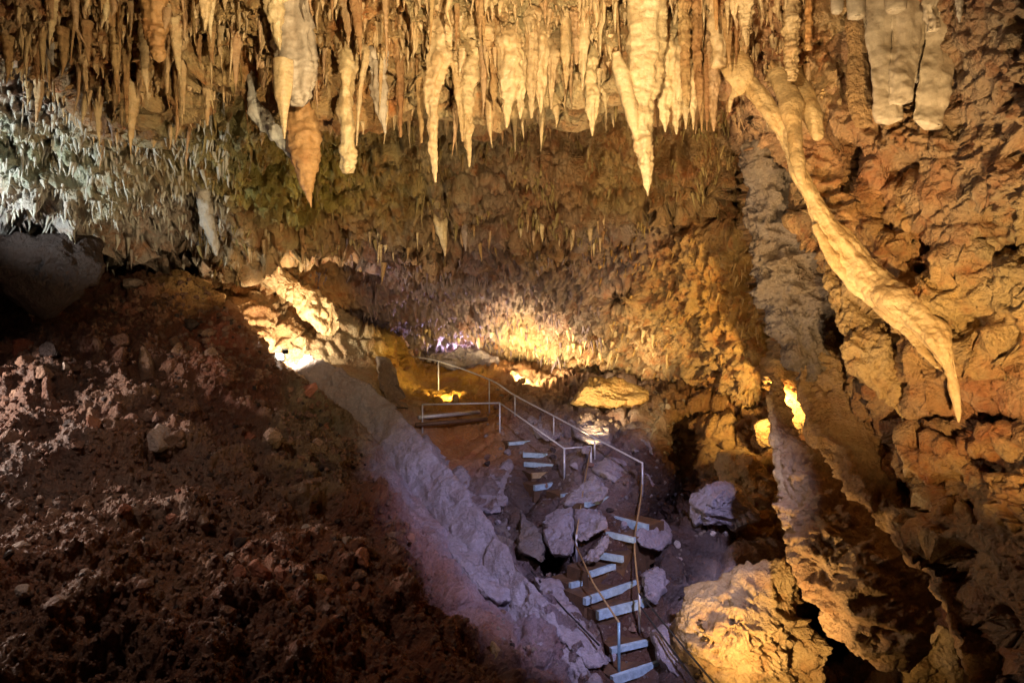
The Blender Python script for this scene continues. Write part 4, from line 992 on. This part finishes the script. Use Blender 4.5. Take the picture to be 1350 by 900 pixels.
for x, y, r, m, lb in [(460, 770, 19, 'redstone', 'upright reddish boulder standing on the lower left slope'), (410, 795, 19, 'ochre', 'rounded yellow boulder on the lower left slope'), (399, 716, 12, 'palestone', 'small pale pinkish stone above the rounded yellow boulder'),
                       (441, 744, 8, 'palestone', 'small white stone just above the upright reddish boulder'), (338, 788, 20, 'redstone', 'broad brown-red stone left of the rounded yellow boulder'), (362, 790, 12, 'redstone', 'small red stone touching the rounded yellow boulder group'),
                       (185, 397, 18, 'palestone', 'flat pale slab stone high on the dark left slope'), (205, 605, 24, 'palestone', 'large grey angular block in the middle of the left slope'), (232, 612, 14, 'clay', 'brown block against the large grey angular one'),
                       (90, 515, 10, 'palestone', 'pinkish stone beside the small stalagmite on the left slope'), (216, 346, 7, 'palestone', 'bright white stone at the head of the ridge beside the black hollow'), (20, 765, 18, 'palestone', 'grey slab stone at the left edge'),
                       (25, 828, 16, 'palestone', 'grey angled stone low at the left edge'), (300, 752, 9, 'palestone', 'small pale stone in the lower middle of the left slope'), (458, 798, 9, 'redstone', 'small reddish stone at the foot of the upright boulder'),
                       (262, 822, 12, 'redstone', 'red stone near the bottom left of the slope'), (420, 640, 14, 'dark', 'dusky stone on the shaded slope below the glaring lamp'), (292, 515, 9, 'clay', 'small brown stone right below the ridge'), (420, 815, 8, 'redstone', 'little red stone below the rounded yellow boulder')]:
    stone(x, y, r, m, lb, 'single stones of the left slope', flat=1.25 if (x, y) == (460, 770) else .9)
n = 0
while n < 95:
    x = u(0, 560); y = u(430, 880)
    if y < float(RIDGE(x)) + 30 or x > 330 + (y - 400) * .62: continue
    stone(x, y, u(5, 15) if random.random() < .75 else u(12, 22), random.choice(['clay', 'clay', 'clay', 'dark', 'clay', 'redstone']), 'small brown stone scattered on the dark left slope', 'stones scattered on the left slope'); n += 1
n = 0
while n < 70:
    x = u(640, 900); y = u(540, 895)
    if 690 < x < 860 and random.random() < .4: continue
    stone(x, y, u(4, 8), random.choice(['violet', 'clay', 'clay', 'dark']), 'small lilac stone in the rubble around the stairs', 'rubble stones around the stairs'); n += 1
for x, y in [(932, 716), (940, 708), (944, 724), (953, 714), (962, 709), (970, 720), (978, 712), (986, 716), (994, 712), (1002, 716), (1006, 722), (936, 730), (955, 730), (896, 735), (892, 748)]:
    stone(x, y, u(4.5, 7), 'palestone', 'white angular pebble in the cluster between the two big boulders', 'white pebbles between the boulders', 'pebble', .1)


single_out([q for q in SCAT if q[1].startswith('small brown stone scattered')], [(60, 470, 'below the hanging boulder'), (70, 560, 'by the knobbed stalagmite'), (150, 480, 'by the blunt leaning stalagmite'), (200, 540, 'above the large grey block'), (220, 640, 'under the large grey block'),
    (60, 640, 'on the slope by the far edge'), (300, 560, 'below the ridge'), (360, 640, 'on the shaded slope'), (80, 740, 'low by the grey slab stone'), (180, 720, 'on the lower slope'), (300, 720, 'above the broad brown-red stone'), (400, 760, 'near the rounded yellow boulder'),
    (480, 780, 'near the upright reddish boulder'), (100, 850, 'by the reddish stalagmite'), (250, 850, 'near the bottom edge'), (400, 860, 'below the rounded yellow boulder'), (520, 850, 'near the yellowish stalagmite')], 'stone', '')
single_out([q for q in SCAT if q[1].startswith('small lilac stone in')], [(660, 580, 'beside the platform'), (700, 550, 'between the two handrails'), (760, 570, 'above the upper steps'), (850, 560, 'by the upright lilac slab'), (660, 660, 'by the tilted lilac slab'), (740, 640, 'right of the upper steps'), (830, 640, 'below the long handrail'), (890, 620, 'in the dark hollow'),
    (680, 730, 'by the dusky slab'), (750, 720, 'by the square cracked slab'), (870, 700, 'right of the middle steps'), (690, 810, 'on the rough dusky slab'), (780, 830, 'left of the lowest steps'), (860, 780, 'right of the lower steps'), (880, 860, 'beside the two dark cables'), (660, 860, 'near the yellowish stalagmite')], 'rubble stone', '')
single_out([q for q in SCAT if q[1].startswith('white angular pebble')], [(940, 715, 'under the lilac boulder'), (990, 715, 'under the lilac boulder beside the black gap'), (945, 732, 'in front of the cluster'), (893, 740, 'apart from the cluster')], 'angular pebble', '')


def rubble(name, n, ok, rr, mat, sheet=FL):
    P = sheet['P']; PX = sheet['PX']; PY = sheet['PY']; h, w = PX.shape
    i = rng.integers(2, h - 2, n * 6); j = rng.integers(2, w - 2, n * 6)
    keep = ok(PX[i, j], PY[i, j]); i = i[keep][:n]; j = j[keep][:n]; n = len(i)
    b = P[i, j]; s = rng.uniform(rr[0], rr[1], n) ** 1.5 * b[:, 1] / 900
    t = (1 + 5 ** .5) / 2
    ico = np.array([(-1, t, 0), (1, t, 0), (-1, -t, 0), (1, -t, 0), (0, -1, t), (0, 1, t), (0, -1, -t), (0, 1, -t), (t, 0, -1), (t, 0, 1), (-t, 0, -1), (-t, 0, 1)]) / 1.9
    fc = np.array([(0, 11, 5), (0, 5, 1), (0, 1, 7), (0, 7, 10), (0, 10, 11), (1, 5, 9), (5, 11, 4), (11, 10, 2), (10, 7, 6), (7, 1, 8), (3, 9, 4), (3, 4, 2), (3, 2, 6), (3, 6, 8), (3, 8, 9), (4, 9, 5), (2, 4, 11), (6, 2, 10), (8, 6, 7), (9, 8, 1)])
    v = ico[None] * rng.uniform(.6, 1.25, (n, 12, 1)) * rng.uniform(.6, 1.2, (n, 1, 3)) * s[:, None, None]
    a = rng.uniform(0, 6.28, n); ca, sa = np.cos(a)[:, None], np.sin(a)[:, None]
    v = np.stack([v[..., 0] * ca - v[..., 1] * sa, v[..., 0] * sa + v[..., 1] * ca, v[..., 2]], -1) + b[:, None] + np.array([0, 0, 1.]) * (s * .2)[:, None, None]
    F = (fc[None] + (np.arange(n) * 12)[:, None, None]).reshape(-1, 3)
    return tag(link(name, mesh_from(name, v, tris=F, smooth=False), mat), kind='stuff')


leftz = lambda x, y: (x < 330 + (y - 400) * .62) & (y > RIDGE(x) + 12) & (x > -100)
tag(rubble('slope_rubble', 14000, leftz, (1., 3.0), M['clay']), 'brown rubble and clay crumbs covering the dark left slope', 'rubble')
tag(rubble('dusky_rubble', 1500, leftz, (1., 2.6), M['dark']), 'dusky grit sprinkled over the dark left slope', 'rubble')
tag(rubble('gully_rubble', 1300, lambda x, y: (x > 640) & (x < 920) & (y > 520) & (y < 900), (.9, 2.4), M['greybrown']), 'lilac rubble lying around the stairs', 'rubble')

# stalagmites
def grow(pts, mat, label):
    d = on(FL, pts[0][0], pts[0][1])[1] / K
    return thing(loft('stalagmite', [(x, y, d, w) for (x, y, w) in pts], M[mat], .95, 24, 40, .03, 3.5, flute=.06), label, 'stalagmite')


grow([(70, 556, 17), (66, 536, 11), (63, 518, 6), (62, 506, 5), (62, 498, 3.5)], 'clay', 'slim brown stalagmite with a knob on the left slope')
grow([(134, 484, 14), (130, 466, 9), (126, 448, 3)], 'clay', 'blunt leaning stalagmite below the flat pale slab stone')
grow([(152, 488, 12), (158, 472, 8), (162, 458, 3)], 'clay', 'small leaning stalagmite right of the blunt one')
grow([(86, 432, 9), (80, 420, 5), (75, 412, 2)], 'clay', 'tiny stalagmite just under the hanging boulder')
grow([(660, 880, 14), (655, 862, 9), (649, 846, 3)], 'ochre', 'small yellowish stalagmite at the lower edge of the slope')
grow([(66, 846, 12), (64, 820, 9), (63, 796, 4)], 'redstone', 'reddish stalagmite low at the left edge of the slope')
grow([(196, 500, 12), (192, 478, 8), (188, 458, 3)], 'clay', 'brown stalagmite in the middle of the upper left slope')

# ------------------------------------------------------------------ stairs, railings, cables
def tube(name, pts, r, mat, parent=None, ns=8, smooth_path=False):
    P = np.array(pts, float)
    if smooth_path: P = catmull(P, 12 * len(P))
    T = np.gradient(P, axis=0); T /= np.linalg.norm(T, axis=1)[:, None] + 1e-9
    up = np.array([.3, .9, .2]) if abs(T[0, 2]) > .8 else np.array([0, 0, 1.])
    A = np.cross(T, up); A /= np.linalg.norm(A, axis=1)[:, None] + 1e-9; B = np.cross(T, A)
    th = np.linspace(0, 2 * np.pi, ns, endpoint=False)
    v = (P[:, None] + r * (np.cos(th)[None, :, None] * A[:, None] + np.sin(th)[None, :, None] * B[:, None])).reshape(-1, 3)
    v = np.vstack([v, P[0], P[-1]]); m = len(P); j = np.arange(ns); j2 = (j + 1) % ns
    tris = np.vstack([np.stack([np.full(ns, m * ns), j2, j], 1), np.stack([np.full(ns, m * ns + 1), (m - 1) * ns + j, (m - 1) * ns + j2], 1)])
    return link(name, mesh_from(name, v, grid_quads(m, ns, True), tris), M[mat], parent)


stairs = link('staircase', None); tag(stairs, 'narrow winding stairs with pale blue step edges climbing through the gully', 'stairs')
STEPS = [((806, 892), (874, 869), 11), ((804, 853), (853, 844), 7), ((786, 806), (854, 789), 11), ((770, 788), (838, 766), 9), ((751, 770), (792, 759), 9), ((776, 754), (818, 740), 7), ((784, 727), (822, 734), 8), ((801, 701), (838, 709), 7), ((804, 680), (855, 692), 11), ((772, 664), (810, 650), 6), ((740, 652), (776, 646), 6),
         ((704, 640), (738, 635), 7), ((700, 624), (737, 621), 7), ((692, 609), (736, 613), 6), ((690, 597), (722, 598), 6), ((670, 583), (698, 581), 4)]
for k, (a, b, t) in enumerate(STEPS):
    cx, cy_ = (a[0] + b[0]) / 2, (a[1] + b[1]) / 2
    d = float(FD(cx, cy_)) - .14
    Z = -(cy_ - 450) / 900 * d
    A = np.array(U(a[0], a[1], -Z * 900 / (a[1] - 450))); B = np.array(U(b[0], b[1], -Z * 900 / (b[1] - 450)))
    dr = B - A; ln = np.linalg.norm(dr); yaw = math.atan2(dr[1], dr[0]); h = t / 900 * d * K; c = (A + B) / 2
    st_ = join_boxes('step', [(0, .25, -h * .4 - .30, ln * .98, .48, .60 + h * .6)], M['tread'], stairs); st_.location = c; st_.rotation_euler = (0, 0, yaw)
    nb = join_boxes('step_edge', [(0, -.02, -h * .35, ln, .07, h)], M['step'] if k != 12 else M['ochre'], st_)
    nb.rotation_euler = (u(-.05, .05), u(-.03, .03), u(-.04, .04))


def post(x, yt, yb, mat, parent, r=.021):
    d = float(FD(x, yb)) - .1
    tube('post', [U(x, yb + 6, d), U(x, yt, d)], r, mat, parent); return U(x, yt, d)


rail = link('platform_railing', None); tag(rail, 'white metal railing around the small clay platform', 'railing')
d0 = float(FD(557, 572)) - .1
p1 = post(557, 533, 570, 'steel', rail); p2 = post(659, 531, 579, 'steel', rail)
tube('rail', [p1, p2], .022, 'steel', rail); p3 = post(744, 591, 634, 'steel', rail); p4 = post(779, 588, 622, 'steel', rail)
tube('rail', [p2, (p2 * .55 + p3 * .45), p3, p4], .018, 'steel', rail)
tube('rail', [p4, U(770, 640, 10.0), U(760, 704, 8.7)], .012, 'rust', rail)
for k, (a, b) in enumerate([((552, 550), (632, 543)), ((548, 560), (642, 552))]):
    da, db = [min(on(FL, q[0] + i, q[1] + j)[1] for i in (-12, 0, 12) for j in (-5, 0, 5)) / K - .06 for q in (a, b)]
    pl = tube('plank', [U(a[0], a[1], da), U(b[0], b[1], db)], .05, 'steel' if k == 0 else 'tread'); tag(pl, ['pale plank step edge behind the platform railing', 'dark plank step edge behind the platform railing'][k], 'plank')

lr = link('long_handrail', None); tag(lr, 'long thin handrail climbing from the stairs to the back of the cave', 'handrail')
tops = [U(506, 467, 16.5), U(540, 470, 15.8)]
for x, yt, yb, dd in [(578, 476, 512, 14.6), (645, 500, 540, 13.6), (679, 521, 545, 13.0), (730, 548, 574, 12.2), (784, 577, 605, 11.6), (847, 610, 650, 10.2)]:
    dd = min(dd, min(on(FL, x + i, yb + j)[1] for i in (-10, 0, 10) for j in (-4, 0, 4)) / K - .1)
    tube('post', [U(x, yb + 4, dd), U(x, yt, dd)], .018, 'steel', lr); tops.append(U(x, yt, dd))
tube('rail', tops, .020, 'steel', lr, smooth_path=True)

rr_ = link('rope_handrail', None); tag(rr_, 'yellowish rope handrail right of the middle steps', 'handrail')
q1 = U(847, 618, 10.15); q2 = U(845, 655, 9.6); q3 = U(837, 710, 8.7); q4 = U(839, 752, 8.2); q5 = U(843, 784, 7.75)
tube('rope', [q1, q2, q3, q4, q5], .016, 'rust', rr_, smooth_path=True)
tube('post', [U(843, 838, 7.75), U(843, 782, 7.75)], .02, 'steel', rr_)
ll = link('blue_handrail', None); tag(ll, 'handrail with blue posts left of the lower steps', 'handrail')
a1 = U(760, 704, 8.7); a2 = U(816, 820, 7.15)
tube('post', [U(760, 740, 8.7), a1], .02, 'steel', ll); tube('post', [U(816, 920, 7.15), a2], .022, 'blue', ll)
tube('rail', [U(758, 716, 8.7), U(782, 768, 7.8), a2], .015, 'rust', ll)
for pts, lb in [([(843, 782, 7.7), (868, 812, 7.3), (906, 858, 6.8), (950, 910, 6.3)], 'upper of two dark cables running down beside the lowest steps'), ([(845, 800, 7.6), (880, 848, 7.1), (926, 910, 6.4)], 'lower of two dark cables running down beside the lowest steps'),
                ([(784, 577, 11.5), (812, 598, 11.0), (830, 622, 10.6), (846, 655, 9.9)], 'dark cable sagging under the end of the long handrail'), ([(700, 752, 8.5), (740, 798, 7.8), (790, 850, 7.1)], 'dark cable lying on the slab left of the lower steps')]:
    c = tube('cable', [U(*q) for q in pts], .014, 'cable', smooth_path=True); tag(c, lb, 'cable', 'cables along the stairs')
LAMP_LABEL = dict(gold='floodlight hidden behind the top of the hanging blade, aimed at the golden wall', wall='added warm fill light low at the near right brightening the wall', glare='small glaring white lamp facing the viewer on the slope crest', ledge='added light behind the bright yellow rock widening the back glow', rake='lamp beyond the left edge raking across the clay slope', upper='added unseen warm light above the viewpoint brightening the front row', 
    front='warm ceiling floodlight on the cave floor below the viewpoint', grey='cool white floodlight under the grey fringe at the far left',
    crest='floodlight on the slope crest turned up to the lit flowstone bank', back='floodlight in the hollow below the bright stalactite fringe at the back',
    rock='small floodlight beside the stairs aimed at the bright yellow rock', pool='small floodlight beside the yellow clay hollow behind the platform',
    blade='small floodlight hidden behind the large pitted boulder, aimed at the blade edge', low='floodlight at the foot of the large boulder at the bottom edge',
    stairs='cold floodlight high on the near right wall aimed at the stairs', violet='violet floodlight hidden behind the grey knobbly rock at the back',
    slope='added dim reddish fill light high on the left for the clay slope')
for L in LAMPS:
    at = L['at']
    if len(at) == 4:                                                        # stands on the ground, offset towards the open chamber
        q = on(FL, at[0], at[1]); p = V(at[0], at[1], q[1] / K - at[3])
    else:
        p = V(*at)
    e = link('floodlight', None, loc=p); tag(e, LAMP_LABEL[L['key']], 'floodlight', 'cave floodlights')
    tgt = V(*L['to']) if L['to'] else p + Vector((.8, -.6, .3))
    d = (tgt - p).normalized()
    e.scale = (1.1,) * 3 if L['key'] == 'glare' else (.6,) * 3
    e.rotation_euler = d.to_track_quat('-Z', 'Y').to_euler()
    join_boxes('housing', [(0, 0, .085, .20, .15, .06), (0, .083, .02, .20, .012, .07), (0, -.083, .02, .20, .012, .07), (.104, 0, .02, .012, .178, .07), (-.104, 0, .02, .012, .178, .07),
                           (0, .045, .125, .16, .01, .02), (0, 0, .125, .16, .01, .02), (0, -.045, .125, .16, .01, .02)], M['lamp_body'], e)
    g = join_boxes('glass', [(0, 0, .047, .185, .145, .008)], lamp_glass(L['c']), e)
    join_boxes('bracket', [(.125, -.03, .06, .012, .13, .03), (-.125, -.03, .06, .012, .13, .03), (0, -.10, .06, .262, .012, .03)], M['lamp_body'], e)
    ld = bpy.data.lights.new('bulb', 'SPOT' if L['to'] else 'POINT')
    ld.energy = L['w']; ld.color = L['c']; ld.shadow_soft_size = L['r']
    if L['to']:
        ld.spot_size = R(L['cone']); ld.spot_blend = L['blend']
    lo = bpy.data.objects.new('bulb', ld); col.objects.link(lo); lo.parent = e; lo.location = (0, 0, -.02 if L['to'] else -.1)
    if L['key'] in ('rock', 'pool', 'back', 'ledge'):
        q = p * (1 - .34 / p.length); c = link('stone', random.choice(STN['ochre' if L['key'] != 'rock' else 'violet']), loc=q - Vector((0, 0, .05)))
        c.scale = (.21, .14, .13); c.rotation_euler = (0, 0, u(0, 3)); tag(c, 'stone hiding the ' + LAMP_LABEL[L['key']], 'stone', kind='thing')
